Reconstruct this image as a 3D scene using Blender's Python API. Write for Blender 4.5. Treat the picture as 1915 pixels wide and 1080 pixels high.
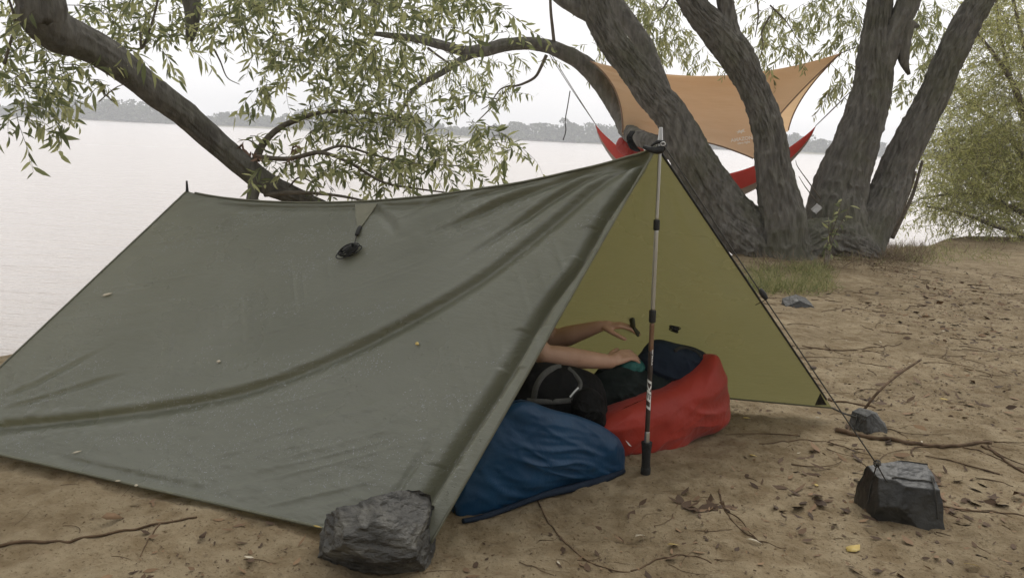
import bpy, bmesh, math, random
import numpy as np
from mathutils import Vector, Matrix
from mathutils.bvhtree import BVHTree

for o in list(bpy.data.objects):
    bpy.data.objects.remove(o)
sc = bpy.context.scene
col = sc.collection
rng = np.random.default_rng(7)
random.seed(7)
PI = math.pi

# ------------------------------------------------------------------ camera
F_PX, CAM_H, HOR_Y, SLOPE = 1560.0, 1.2, 256.0, 0.0465
roll = math.atan(SLOPE)
pitch = math.atan((540 - HOR_Y) * math.cos(roll) / F_PX)
FW = np.array([0, math.cos(pitch), -math.sin(pitch)])
_r = np.array([1.0, 0, 0]); _u = np.cross(_r, FW)
IX = math.cos(roll) * _r + math.sin(roll) * _u
IU = -math.sin(roll) * _r + math.cos(roll) * _u
CAM = np.array([0.0, 0.0, CAM_H])
cd = bpy.data.cameras.new('camera')
cd.sensor_width = 36.0
cd.lens = F_PX / 1915.0 * 36.0
cd.clip_start = 0.05
cd.clip_end = 3000
cam = bpy.data.objects.new('camera', cd)
col.objects.link(cam)
m = Matrix(((IX[0], IU[0], -FW[0], CAM[0]), (IX[1], IU[1], -FW[1], CAM[1]), (IX[2], IU[2], -FW[2], CAM[2]), (0, 0, 0, 1)))
cam.matrix_world = m
sc.camera = cam

# ------------------------------------------------------------------ world, sun, exposure
SUN_EL, SUN_AZ = 50.0, 25.0        # azimuth from +Y towards +X
w = bpy.data.worlds.new('World'); sc.world = w; w.use_nodes = True
nt = w.node_tree; nt.nodes.clear()
sky = nt.nodes.new('ShaderNodeTexSky'); sky.sky_type = 'NISHITA'; sky.sun_disc = False
sky.sun_elevation = math.radians(SUN_EL); sky.sun_rotation = math.radians(SUN_AZ)
sky.air_density = 1.0; sky.dust_density = 4.0; sky.ozone_density = 1.0
hs = nt.nodes.new('ShaderNodeHueSaturation'); hs.inputs['Saturation'].default_value = 0.12
mx = nt.nodes.new('ShaderNodeMix'); mx.data_type = 'RGBA'; mx.inputs[0].default_value = 0.8
mx.inputs[7].default_value = (8.9, 8.8, 8.85, 1)
bg = nt.nodes.new('ShaderNodeBackground'); bg.inputs['Strength'].default_value = 0.1
wo = nt.nodes.new('ShaderNodeOutputWorld')
nt.links.new(sky.outputs[0], hs.inputs['Color']); nt.links.new(hs.outputs[0], mx.inputs[6])
cn = nt.nodes.new('ShaderNodeTexNoise'); cn.inputs['Scale'].default_value = 2.2; cn.inputs['Detail'].default_value = 5
ctc = nt.nodes.new('ShaderNodeTexCoord'); cmp_ = nt.nodes.new('ShaderNodeMapping'); cmp_.inputs['Scale'].default_value = (1, 1, 3.5)
nt.links.new(ctc.outputs['Generated'], cmp_.inputs[0]); nt.links.new(cmp_.outputs[0], cn.inputs['Vector'])
cmr = nt.nodes.new('ShaderNodeMapRange'); cmr.inputs[1].default_value = 0.3; cmr.inputs[2].default_value = 0.7; cmr.inputs[3].default_value = 0.90; cmr.inputs[4].default_value = 1.08
cml = nt.nodes.new('ShaderNodeVectorMath'); cml.operation = 'SCALE'
nt.links.new(cn.outputs['Fac'], cmr.inputs[0]); nt.links.new(mx.outputs[2], cml.inputs[0]); nt.links.new(cmr.outputs[0], cml.inputs['Scale'])
nt.links.new(cml.outputs[0], bg.inputs[0]); nt.links.new(bg.outputs[0], wo.inputs[0])
sd = bpy.data.lights.new('sun', 'SUN'); sd.energy = 1.2; sd.angle = math.radians(35); sd.color = (1, 0.96, 0.9)
sun = bpy.data.objects.new('sun', sd); col.objects.link(sun)
_el, _az = math.radians(SUN_EL), math.radians(SUN_AZ)
_sd = Vector((math.cos(_el) * math.sin(_az), math.cos(_el) * math.cos(_az), math.sin(_el)))
sun.rotation_euler = _sd.to_track_quat('Z', 'Y').to_euler()
sun.location = _sd * 30
vs = sc.view_settings
vs.view_transform = 'Standard'; vs.look = 'None'; vs.exposure = 0.42; vs.gamma = 1.0; vs.use_curve_mapping = False
sc.render.engine = 'CYCLES'
cy = sc.cycles
cy.use_denoising = True
cy.max_bounces = 8; cy.diffuse_bounces = 4; cy.glossy_bounces = 3; cy.transmission_bounces = 4; cy.transparent_max_bounces = 8
cy.volume_bounces = 1
cy.caustics_reflective = False; cy.caustics_refractive = False

# ------------------------------------------------------------------ helpers
def ray(x, y):
    return FW + ((x - 957.5) / F_PX) * IX - ((y - 540) / F_PX) * IU
def at(x, y, Y):
    d = ray(x, y); return CAM + d * (Y / d[1])
def atz(x, y, z=0.0):
    d = ray(x, y); return CAM + d * ((z - CAM[2]) / d[2])
def proj(P):
    v = np.atleast_2d(P) - CAM; wd = v @ FW
    return np.stack([957.5 + F_PX * (v @ IX) / wd, 540 - F_PX * (v @ IU) / wd], 1), wd
def pl(*pts):
    return np.array([at(*p) for p in pts])
def unit(v):
    v = np.asarray(v, float); return v / (np.linalg.norm(v) + 1e-12)

def unit_rows(V): return V / (np.linalg.norm(V, axis=1)[:, None] + 1e-9)
def _hash(ix, iy, iz):
    h = (ix.astype(np.int64) * 374761393 + iy.astype(np.int64) * 668265263 + iz.astype(np.int64) * 2147483647 % 1442695041) & 0xFFFFFFFF
    h = ((h ^ (h >> 13)) * 1274126177) & 0xFFFFFFFF
    h = ((h ^ (h >> 16)) * 2246822519) & 0xFFFFFFFF
    return ((h ^ (h >> 15)) & 0xFFFF) / 65535.0
def vnoise(P):
    P = np.asarray(P, float); i = np.floor(P); f = P - i
    f = f * f * f * (f * (f * 6 - 15) + 10); i = i.astype(np.int64)
    out = 0
    for dx in (0, 1):
        for dy in (0, 1):
            for dz in (0, 1):
                wgt = (f[:, 0] if dx else 1 - f[:, 0]) * (f[:, 1] if dy else 1 - f[:, 1]) * (f[:, 2] if dz else 1 - f[:, 2])
                out = out + wgt * _hash(i[:, 0] + dx, i[:, 1] + dy, i[:, 2] + dz)
    return out * 2 - 1
def fbm(P, octv=4, gain=0.5):
    P = np.asarray(P, float); s = 0; a = 1.0; t = 0
    for k in range(octv):
        s = s + a * vnoise(P + 17.3 * k); t += a; a *= gain; P = P * 2.03
    return s / t
def xyz(*a):
    return np.stack([np.broadcast_to(np.asarray(q, float), np.broadcast(*a).shape).ravel() for q in a], 1)

def mesh_np(name, V, Q=None, T=None, smooth=True):
    me = bpy.data.meshes.new(name)
    V = np.asarray(V, np.float32)
    parts = []; sizes = []
    if Q is not None and len(Q):
        Q = np.asarray(Q, np.int32); parts.append(Q.ravel()); sizes.append(np.full(len(Q), 4))
    if T is not None and len(T):
        T = np.asarray(T, np.int32); parts.append(T.ravel()); sizes.append(np.full(len(T), 3))
    idx = np.concatenate(parts); sz = np.concatenate(sizes)
    st = np.concatenate([[0], np.cumsum(sz)[:-1]])
    me.vertices.add(len(V)); me.vertices.foreach_set('co', V.ravel())
    me.loops.add(len(idx)); me.loops.foreach_set('vertex_index', idx.astype(np.int32))
    me.polygons.add(len(sz)); me.polygons.foreach_set('loop_start', st.astype(np.int32))
    me.polygons.foreach_set('loop_total', sz.astype(np.int32))
    me.polygons.foreach_set('use_smooth', np.full(len(sz), smooth))
    me.update(calc_edges=True); me.validate()
    return me
def obj(name, me, mat=None, parent=None):
    o = bpy.data.objects.new(name, me); col.objects.link(o)
    if mat is not None and me is not None and len(me.materials) == 0:
        me.materials.append(mat)
    if parent is not None:
        o.parent = parent
        o.matrix_parent_inverse = Matrix.Translation(parent.location).inverted() if parent.type == 'EMPTY' else Matrix.Identity(4)
    return o
def empty(name, loc):
    o = bpy.data.objects.new(name, None); col.objects.link(o)
    o.empty_display_size = 0.1; o.location = tuple(float(a) for a in loc); return o
def tag(o, label=None, cat=None, group=None, kind=None):
    if label: o['label'] = label
    if cat: o['category'] = cat
    if group: o['group'] = group
    if kind: o['kind'] = kind
    return o

def grid_faces(nu, nv, wrap=False, off=0):
    """vertex (i,j) = i*nv + j ; i along, j across"""
    i = np.arange(nu - 1)[:, None]
    j = np.arange(nv if wrap else nv - 1)[None, :]
    j2 = (j + 1) % nv
    q = np.stack([i * nv + j, i * nv + j2, (i + 1) * nv + j2, (i + 1) * nv + j], -1)
    return q.reshape(-1, 4) + off
def catmull(P, n):
    P = np.asarray(P, float)
    if len(P) == 2:
        t = np.linspace(0, 1, n)[:, None]; return P[0] * (1 - t) + P[1] * t
    ext = np.vstack([2 * P[0] - P[1], P, 2 * P[-1] - P[-2]])
    seg = np.linalg.norm(np.diff(P, axis=0), axis=1)[:, None] if P.shape[1] <= 4 else None
    L = np.concatenate([[0], np.cumsum(np.linalg.norm(np.diff(P[:, :3], axis=0), axis=1))])
    s = np.linspace(0, L[-1], n); k = np.clip(np.searchsorted(L, s, 'right') - 1, 0, len(P) - 2)
    t = ((s - L[k]) / np.maximum(L[k + 1] - L[k], 1e-9))[:, None]
    p0, p1, p2, p3 = ext[k], ext[k + 1], ext[k + 2], ext[k + 3]
    return 0.5 * (2 * p1 + (p2 - p0) * t + (2 * p0 - 5 * p1 + 4 * p2 - p3) * t ** 2 + (3 * p1 - p0 - 3 * p2 + p3) * t ** 3)
def frames(P):
    T = np.gradient(P, axis=0); T /= np.linalg.norm(T, axis=1)[:, None] + 1e-12
    N = np.zeros_like(T)
    a = np.array([0, 0, 1.0]) if abs(T[0, 2]) < 0.9 else np.array([0, 1.0, 0])
    n = unit(np.cross(T[0], a))
    for k in range(len(P)):
        n = unit(n - T[k] * (n @ T[k])); N[k] = n
    return T, N, np.cross(T, N)
def tube_arr(ctrl, radii, n=40, seg=8, bark=0.0, seed=0.0, bumpy=0.0, caps=True):
    C = np.asarray(ctrl, float); R = np.asarray(radii, float).reshape(-1, 1)
    PR = catmull(np.hstack([C, R]), n); P = PR[:, :3]; r = np.maximum(PR[:, 3], 0.0005)
    T, N, B = frames(P)
    th = np.linspace(0, 2 * PI, seg, endpoint=False)
    s = np.concatenate([[0], np.cumsum(np.linalg.norm(np.diff(P, axis=0), axis=1))])
    rr = np.repeat(r[:, None], seg, 1)
    if bumpy or bark:
        ct, stn = np.cos(th)[None, :], np.sin(th)[None, :]
        q = xyz(ct * r[:, None] * 3 + seed, stn * r[:, None] * 3, (s * 1.6)[:, None])
        rr = rr * (1 + bumpy * fbm(q, 3).reshape(rr.shape))
    if bark:
        rm = float(np.mean(r))
        wv = fbm(xyz(ct * rm * 9 + seed, stn * rm * 9, (s * 4)[:, None]), 2) * 0.6
        k = 34.0
        a = vnoise(xyz(ct * rm * k + seed + wv.reshape(rr.shape), stn * rm * k + wv.reshape(rr.shape), (s * 6.0)[:, None]))
        b = vnoise(xyz(ct * rm * k * 2.1 + seed, stn * rm * k * 2.1 + 5, (s * 13.0)[:, None]))
        ridge = 1 - np.abs(a) * 2.2
        rr = rr + bark * (np.clip(ridge, -0.6, 1) * 0.8 + 0.55 * b).reshape(rr.shape)
    V = P[:, None, :] + rr[:, :, None] * (np.cos(th)[None, :, None] * N[:, None, :] + np.sin(th)[None, :, None] * B[:, None, :])
    V = V.reshape(-1, 3); Q = grid_faces(n, seg, True)
    Tn = None
    if caps:
        V = np.vstack([V, P[0], P[-1]]); a0 = len(V) - 2; j = np.arange(seg); j2 = (j + 1) % seg
        Tn = np.vstack([np.stack([np.full(seg, a0), j2, j], 1), np.stack([np.full(seg, a0 + 1), (n - 1) * seg + j, (n - 1) * seg + j2], 1)])
    return V, Q, Tn
class Acc:
    def __init__(s): s.V = []; s.Q = []; s.T = []; s.n = 0
    def add(s, V, Q=None, T=None):
        s.V.append(V)
        if Q is not None and len(Q): s.Q.append(np.asarray(Q) + s.n)
        if T is not None and len(T): s.T.append(np.asarray(T) + s.n)
        s.n += len(V)
    def tube(s, *a, **k): s.add(*tube_arr(*a, **k))
    def mesh(s, name, smooth=True):
        return mesh_np(name, np.vstack(s.V), np.vstack(s.Q) if s.Q else None, np.vstack(s.T) if s.T else None, smooth)
def tube_obj(name, ctrl, radii, mat, parent=None, **k):
    if np.isscalar(radii): radii = [radii] * len(ctrl)
    return obj(name, mesh_np(name, *tube_arr(ctrl, radii, **k)), mat, parent)
def mid_(a, b, t): return np.array(a) * (1 - t) + np.array(b) * t
def place(o, loc):
    """move a one-mesh thing's origin to loc keeping its geometry in place"""
    loc = Vector([float(a) for a in loc]); o.data.transform(Matrix.Translation(-loc)); o.location = loc; return o

# ------------------------------------------------------------------ materials
def N(nt, t, **kw):
    n = nt.nodes.new(t)
    for k, v in kw.items(): setattr(n, k, v)
    return n
def mat(name, c1, c2=None, scale=8.0, rough=0.8, bump=0.0, bscale=40.0, detail=6, spec=0.5, trans=0.0, tcol=None,
        metal=0.0, coat=0.0, stretch=None, island=0.0, c3=None, sheen=0.0, bdist=0.01, mixlo=0.35, mixhi=0.65):
    mt = bpy.data.materials.new(name); mt.use_nodes = True; nt = mt.node_tree; L = nt.links
    bs = nt.nodes['Principled BSDF']; out = nt.nodes['Material Output']
    bs.inputs['Roughness'].default_value = rough; bs.inputs['Metallic'].default_value = metal
    bs.inputs['Specular IOR Level'].default_value = spec
    bs.inputs['Coat Weight'].default_value = coat; bs.inputs['Coat Roughness'].default_value = 0.25
    bs.inputs['Sheen Weight'].default_value = sheen
    tc = N(nt, 'ShaderNodeTexCoord'); src = tc.outputs['Object']
    if stretch:
        mp = N(nt, 'ShaderNodeMapping'); mp.inputs['Scale'].default_value = stretch; L.new(src, mp.inputs[0]); src = mp.outputs[0]
    colsock = None
    if c2 is not None:
        nz = N(nt, 'ShaderNodeTexNoise'); nz.inputs['Scale'].default_value = scale; nz.inputs['Detail'].default_value = detail
        L.new(src, nz.inputs['Vector'])
        rp = N(nt, 'ShaderNodeValToRGB'); e = rp.color_ramp.elements
        e[0].position = mixlo; e[0].color = (*c1, 1); e[1].position = mixhi; e[1].color = (*c2, 1)
        if c3: q = rp.color_ramp.elements.new((mixlo + mixhi) / 2); q.color = (*c3, 1)
        if island:
            g = N(nt, 'ShaderNodeNewGeometry'); oi = N(nt, 'ShaderNodeObjectInfo')
            ad = N(nt, 'ShaderNodeMath', operation='ADD'); fr = N(nt, 'ShaderNodeMath', operation='FRACT')
            L.new(g.outputs['Random Per Island'], ad.inputs[0]); L.new(oi.outputs['Random'], ad.inputs[1]); L.new(ad.outputs[0], fr.inputs[0])
            L.new(fr.outputs[0], rp.inputs[0])
        else:
            L.new(nz.outputs['Fac'], rp.inputs[0])
        colsock = rp.outputs[0]; L.new(colsock, bs.inputs['Base Color'])
    else:
        bs.inputs['Base Color'].default_value = (*c1, 1)
    if bump:
        bn = N(nt, 'ShaderNodeTexNoise'); bn.inputs['Scale'].default_value = bscale; bn.inputs['Detail'].default_value = 5
        L.new(src, bn.inputs['Vector'])
        bp = N(nt, 'ShaderNodeBump'); bp.inputs['Strength'].default_value = bump; bp.inputs['Distance'].default_value = bdist
        L.new(bn.outputs['Fac'], bp.inputs['Height']); L.new(bp.outputs[0], bs.inputs['Normal'])
    if trans:
        tr = N(nt, 'ShaderNodeBsdfTranslucent')
        if tcol: tr.inputs[0].default_value = (*tcol, 1)
        elif colsock: L.new(colsock, tr.inputs[0])
        else: tr.inputs[0].default_value = (*c1, 1)
        ms = N(nt, 'ShaderNodeMixShader'); ms.inputs[0].default_value = trans
        L.new(bs.outputs[0], ms.inputs[1]); L.new(tr.outputs[0], ms.inputs[2]); L.new(ms.outputs[0], out.inputs[0])
    return mt

def sand_material():
    mt = mat('sand', (0.248, 0.194, 0.118), (0.350, 0.282, 0.180), scale=1.6, rough=0.95, spec=0.2, detail=8)
    nt = mt.node_tree; L = nt.links; bs = nt.nodes['Principled BSDF']
    tc = [n for n in nt.nodes if n.type == 'TEX_COORD'][0]
    rp = [n for n in nt.nodes if n.type == 'VALTORGB'][0]
    # fine debris specks and damp patches
    n1 = N(nt, 'ShaderNodeTexNoise'); n1.inputs['Scale'].default_value = 75; n1.inputs['Detail'].default_value = 5; n1.inputs['Roughness'].default_value = 0.7
    L.new(tc.outputs['Object'], n1.inputs['Vector'])
    r1 = N(nt, 'ShaderNodeValToRGB'); r1.color_ramp.elements[0].position = 0.33; r1.color_ramp.elements[0].color = (0.36, 0.30, 0.23, 1)
    r1.color_ramp.elements[1].position = 0.42; r1.color_ramp.elements[1].color = (1, 1, 1, 1)
    L.new(n1.outputs['Fac'], r1.inputs[0])
    n2 = N(nt, 'ShaderNodeTexNoise'); n2.inputs['Scale'].default_value = 7; n2.inputs['Detail'].default_value = 7; n2.inputs['Roughness'].default_value = 0.7
    L.new(tc.outputs['Object'], n2.inputs['Vector'])
    r2 = N(nt, 'ShaderNodeValToRGB'); r2.color_ramp.elements[0].position = 0.38; r2.color_ramp.elements[0].color = (0.66, 0.61, 0.55, 1)
    r2.color_ramp.elements[1].position = 0.6; r2.color_ramp.elements[1].color = (1, 1, 1, 1)
    L.new(n2.outputs['Fac'], r2.inputs[0])
    m1 = N(nt, 'ShaderNodeMix', data_type='RGBA', blend_type='MULTIPLY'); m1.inputs[0].default_value = 1
    m2 = N(nt, 'ShaderNodeMix', data_type='RGBA', blend_type='MULTIPLY'); m2.inputs[0].default_value = 1
    L.new(rp.outputs[0], m1.inputs[6]); L.new(r1.outputs[0], m1.inputs[7])
    L.new(m1.outputs[2], m2.inputs[6]); L.new(r2.outputs[0], m2.inputs[7]); L.new(m2.outputs[2], bs.inputs['Base Color'])
    b1 = N(nt, 'ShaderNodeTexNoise'); b1.inputs['Scale'].default_value = 120; b1.inputs['Detail'].default_value = 6; b1.inputs['Roughness'].default_value = 0.7
    L.new(tc.outputs['Object'], b1.inputs['Vector'])
    b2 = N(nt, 'ShaderNodeTexNoise'); b2.inputs['Scale'].default_value = 28; b2.inputs['Detail'].default_value = 5
    L.new(tc.outputs['Object'], b2.inputs['Vector'])
    bp2 = N(nt, 'ShaderNodeBump'); bp2.inputs['Strength'].default_value = 1.0; bp2.inputs['Distance'].default_value = 0.018
    bp1 = N(nt, 'ShaderNodeBump'); bp1.inputs['Strength'].default_value = 1.0; bp1.inputs['Distance'].default_value = 0.007
    L.new(b2.outputs['Fac'], bp2.inputs['Height']); L.new(b1.outputs['Fac'], bp1.inputs['Height'])
    L.new(bp2.outputs[0], bp1.inputs['Normal']); L.new(bp1.outputs[0], bs.inputs['Normal'])
    return mt

def tarp_material():
    mt = mat('wet_olive_tarp', (0.138, 0.146, 0.110), (0.168, 0.176, 0.138), scale=2.5, rough=0.42, spec=0.9, trans=0.24, tcol=(0.40, 0.37, 0.145))
    nt = mt.node_tree; L = nt.links; bs = nt.nodes['Principled BSDF']
    tc = [n for n in nt.nodes if n.type == 'TEX_COORD'][0]
    # patches of standing wet and fine crinkles
    n1 = N(nt, 'ShaderNodeTexNoise'); n1.inputs['Scale'].default_value = 3.2; n1.inputs['Detail'].default_value = 6
    L.new(tc.outputs['Object'], n1.inputs['Vector'])
    mr = N(nt, 'ShaderNodeMapRange'); mr.inputs[1].default_value = 0.3; mr.inputs[2].default_value = 0.7; mr.inputs[3].default_value = 0.45; mr.inputs[4].default_value = 0.18
    L.new(n1.outputs['Fac'], mr.inputs[0]); L.new(mr.outputs[0], bs.inputs['Roughness'])
    mp = N(nt, 'ShaderNodeMapping'); mp.inputs['Rotation'].default_value = (0, 0.5, 0.35); mp.inputs['Scale'].default_value = (1, 1, 4)
    L.new(tc.outputs['Object'], mp.inputs[0])
    n2 = N(nt, 'ShaderNodeTexNoise'); n2.inputs['Scale'].default_value = 14; n2.inputs['Detail'].default_value = 7; n2.inputs['Roughness'].default_value = 0.65
    L.new(mp.outputs[0], n2.inputs['Vector'])
    n3 = N(nt, 'ShaderNodeTexVoronoi'); n3.inputs['Scale'].default_value = 95; L.new(tc.outputs['Object'], n3.inputs['Vector'])
    dr = N(nt, 'ShaderNodeMapRange'); dr.inputs[1].default_value = 0.05; dr.inputs[2].default_value = 0.26; dr.inputs[3].default_value = 1; dr.inputs[4].default_value = 0
    L.new(n3.outputs['Distance'], dr.inputs[0])
    n4 = N(nt, 'ShaderNodeTexNoise'); n4.inputs['Scale'].default_value = 5; n4.inputs['Detail'].default_value = 5; L.new(mp.outputs[0], n4.inputs['Vector'])
    th = N(nt, 'ShaderNodeMapRange'); th.inputs[1].default_value = 0.52; th.inputs[2].default_value = 0.66; L.new(n4.outputs['Fac'], th.inputs[0])
    dm = N(nt, 'ShaderNodeMath', operation='MULTIPLY'); L.new(dr.outputs[0], dm.inputs[0]); L.new(th.outputs[0], dm.inputs[1])
    b1 = N(nt, 'ShaderNodeBump'); b1.inputs['Strength'].default_value = 0.5; b1.inputs['Distance'].default_value = 0.010
    b2 = N(nt, 'ShaderNodeBump'); b2.inputs['Strength'].default_value = 0.9; b2.inputs['Distance'].default_value = 0.0025
    L.new(n2.outputs['Fac'], b1.inputs['Height']); L.new(dm.outputs[0], b2.inputs['Height'])
    L.new(b1.outputs[0], b2.inputs['Normal']); L.new(b2.outputs[0], bs.inputs['Normal'])
    return mt

def water_material():
    mt = mat('lake_water', (0.56, 0.51, 0.475), rough=0.16, spec=0.5)
    nt = mt.node_tree; L = nt.links; bs = nt.nodes['Principled BSDF']; bs.inputs['IOR'].default_value = 1.33
    tc = [n for n in nt.nodes if n.type == 'TEX_COORD'][0]
    mp = N(nt, 'ShaderNodeMapping'); mp.inputs['Scale'].default_value = (0.35, 1.0, 1); mp.inputs['Rotation'].default_value = (0, 0, 0.15)
    L.new(tc.outputs['Object'], mp.inputs[0])
    n1 = N(nt, 'ShaderNodeTexNoise'); n1.inputs['Scale'].default_value = 2.6; n1.inputs['Detail'].default_value = 6; n1.inputs['Roughness'].default_value = 0.6
    L.new(mp.outputs[0], n1.inputs['Vector'])
    b = N(nt, 'ShaderNodeBump'); b.inputs['Strength'].default_value = 0.9; b.inputs['Distance'].default_value = 0.16
    L.new(n1.outputs['Fac'], b.inputs['Height']); L.new(b.outputs[0], bs.inputs['Normal'])
    return mt

def bark_material():
    mt = mat('willow_bark', (0.105, 0.098, 0.087), (0.185, 0.175, 0.155), scale=22, rough=0.95, spec=0.15, bump=1.0, bscale=55, bdist=0.02, stretch=(1, 1, 0.22))
    nt = mt.node_tree; L = nt.links; bs = nt.nodes['Principled BSDF']
    rp = [n for n in nt.nodes if n.type == 'VALTORGB'][0]; tc = [n for n in nt.nodes if n.type == 'TEX_COORD'][0]
    n = N(nt, 'ShaderNodeTexNoise'); n.inputs['Scale'].default_value = 1.7; n.inputs['Detail'].default_value = 8; n.inputs['Roughness'].default_value = 0.7
    L.new(tc.outputs['Object'], n.inputs['Vector'])
    r = N(nt, 'ShaderNodeMapRange'); r.inputs[1].default_value = 0.48; r.inputs[2].default_value = 0.68; r.inputs[4].default_value = 0.6
    L.new(n.outputs['Fac'], r.inputs[0])
    mxn = N(nt, 'ShaderNodeMix', data_type='RGBA'); mxn.inputs[7].default_value = (0.095, 0.098, 0.052, 1)
    L.new(r.outputs[0], mxn.inputs[0]); L.new(rp.outputs[0], mxn.inputs[6]); L.new(mxn.outputs[2], bs.inputs['Base Color'])
    return mt

M = {}
M['sand'] = sand_material(); M['tarp'] = tarp_material(); M['water'] = water_material(); M['bark'] = bark_material()
M['twig'] = mat('twig_bark', (0.10, 0.085, 0.065), (0.17, 0.145, 0.115), scale=30, rough=0.9, spec=0.2)
M['leaf'] = mat('willow_leaf', (0.16, 0.185, 0.085), (0.45, 0.46, 0.22), scale=6, rough=0.45, spec=0.5, trans=0.55, island=1, c3=(0.29, 0.315, 0.15))
M['leaf_dead'] = mat('dead_hanging_leaf', (0.15, 0.09, 0.055), (0.24, 0.15, 0.10), scale=6, rough=0.7, trans=0.3, island=1)
M['leaf_r'] = mat('far_willow_leaf', (0.20, 0.22, 0.09), (0.42, 0.43, 0.20), scale=6, rough=0.55, spec=0.4, trans=0.42, island=1)
M['leaf_s'] = mat('shrub_leaf', (0.30, 0.315, 0.11), (0.54, 0.53, 0.24), scale=6, rough=0.6, spec=0.35, trans=0.42, island=1)
M['litter'] = mat('leaf_litter', (0.05, 0.028, 0.014), (0.24, 0.15, 0.08), scale=6, rough=0.85, island=1, c3=(0.095, 0.055, 0.028), mixlo=0.1, mixhi=0.95)
M['yellow'] = mat('yellow_leaf', (0.52, 0.37, 0.09), (0.62, 0.48, 0.18), scale=40, rough=0.6, trans=0.15)
M['pale'] = mat('pale_leaf', (0.45, 0.38, 0.27), (0.55, 0.5, 0.38), scale=40, rough=0.7)
M['grass'] = mat('grass', (0.14, 0.165, 0.05), (0.34, 0.32, 0.14), scale=5, rough=0.7, trans=0.35, island=1)
M['drygrass'] = mat('dry_grass', (0.13, 0.095, 0.06), (0.26, 0.20, 0.13), scale=5, rough=0.8, trans=0.2, island=1)
M['rock_l'] = mat('layered_grey_rock', (0.03, 0.029, 0.025), (0.125, 0.118, 0.096), scale=9, rough=0.5, bump=1.0, bscale=30, bdist=0.02, stretch=(1, 1.2, 2.2), detail=9, c3=(0.066, 0.063, 0.054))
M['rock_d'] = mat('wet_dark_rock', (0.016, 0.016, 0.014), (0.042, 0.041, 0.036), scale=11, rough=0.45, bump=0.7, bscale=45, bdist=0.008, detail=9)
M['rock_g'] = mat('grey_stone', (0.04, 0.04, 0.037), (0.085, 0.083, 0.076), scale=14, rough=0.65, bump=0.6, bscale=50)
M['black'] = mat('black_webbing', (0.012, 0.012, 0.011), (0.022, 0.022, 0.02), scale=60, rough=0.7, bump=0.3, bscale=300)
M['cord'] = mat('dark_cord', (0.03, 0.028, 0.022), (0.06, 0.055, 0.045), scale=200, rough=0.8)
M['hem'] = mat('tarp_hem', (0.10, 0.10, 0.065), (0.14, 0.138, 0.09), scale=20, rough=0.5, bump=0.2, bscale=200)
M['patch'] = mat('tarp_patch', (0.155, 0.152, 0.105), (0.185, 0.18, 0.125), scale=14, rough=0.45, bump=0.2, bscale=150)
M['alu'] = mat('brushed_aluminium', (0.52, 0.52, 0.51), (0.62, 0.62, 0.6), scale=60, rough=0.32, metal=0.9, stretch=(1, 1, 0.1))
M['shaft'] = mat('dark_pole_shaft', (0.03, 0.022, 0.02), (0.05, 0.035, 0.03), scale=40, rough=0.3, coat=0.5)
M['reflect_tint'] = mat('shaft_reflection', (0.24, 0.13, 0.08), (0.30, 0.2, 0.14), scale=30, rough=0.3, metal=0.6)  # red-brown reflection on the dark shaft, painted as a colour
M['foam'] = mat('black_grip_foam', (0.012, 0.012, 0.011), (0.02, 0.02, 0.018), scale=80, rough=0.9, bump=0.5, bscale=250)
M['print'] = mat('white_print', (0.78, 0.78, 0.76), (0.84, 0.84, 0.82), scale=90, rough=0.5)
M['tprint'] = mat('cream_print', (0.92, 0.88, 0.8), (0.95, 0.92, 0.86), scale=90, rough=0.7, trans=0.5)
M['tan'] = mat('tan_fly_sheet', (0.70, 0.50, 0.32), (0.76, 0.55, 0.36), scale=3, rough=0.6, spec=0.3, trans=0.5, tcol=(0.80, 0.56, 0.33), bump=0.25, bscale=9, bdist=0.03, stretch=(0.5, 1, 4))
M['tanhem'] = mat('brown_fly_hem', (0.2, 0.12, 0.07), (0.25, 0.15, 0.09), scale=30, rough=0.7)
M['hred'] = mat('red_hammock_nylon', (0.40, 0.05, 0.042), (0.50, 0.07, 0.055), scale=6, rough=0.5, trans=0.4, tcol=(0.55, 0.06, 0.045))
M['hgrey'] = mat('grey_hammock_nylon', (0.24, 0.22, 0.19), (0.3, 0.27, 0.235), scale=6, rough=0.5, trans=0.3)
M['red'] = mat('red_rain_cover', (0.29, 0.026, 0.014), (0.37, 0.036, 0.02), scale=5, spec=0.25, rough=0.5, bump=0.35, bscale=30, bdist=0.01, sheen=0.1)
M['blue'] = mat('blue_rain_cover', (0.006, 0.038, 0.088), (0.009, 0.052, 0.115), scale=5, spec=0.25, rough=0.42, bump=0.3, bscale=26, bdist=0.01)
M['navy'] = mat('navy_fabric', (0.010, 0.017, 0.03), (0.016, 0.026, 0.042), scale=9, rough=0.7, bump=0.4, bscale=40, spec=0.12)
M['dark'] = mat('black_pack_fabric', (0.007, 0.007, 0.007), (0.013, 0.013, 0.012), scale=12, rough=0.75, bump=0.5, bscale=60, spec=0.12)
M['dgreen'] = mat('dark_green_clothes', (0.008, 0.013, 0.012), (0.018, 0.024, 0.022), scale=18, rough=0.8, bump=0.5, bscale=40, spec=0.12)
M['teal'] = mat('teal_cloth', (0.012, 0.09, 0.08), (0.02, 0.13, 0.115), scale=15, rough=0.7, bump=0.4, bscale=60)
M['strap'] = mat('grey_strap', (0.06, 0.06, 0.052), (0.085, 0.083, 0.074), scale=90, rough=0.6, bump=0.3, bscale=200)
M['skin'] = mat('skin', (0.52, 0.31, 0.21), (0.6, 0.37, 0.26), scale=14, rough=0.5, bump=0.1, bscale=120)
M['shirt'] = mat('dark_olive_shirt', (0.06, 0.055, 0.035), (0.08, 0.075, 0.045), scale=14, rough=0.85, bump=0.3, bscale=50)
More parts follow.
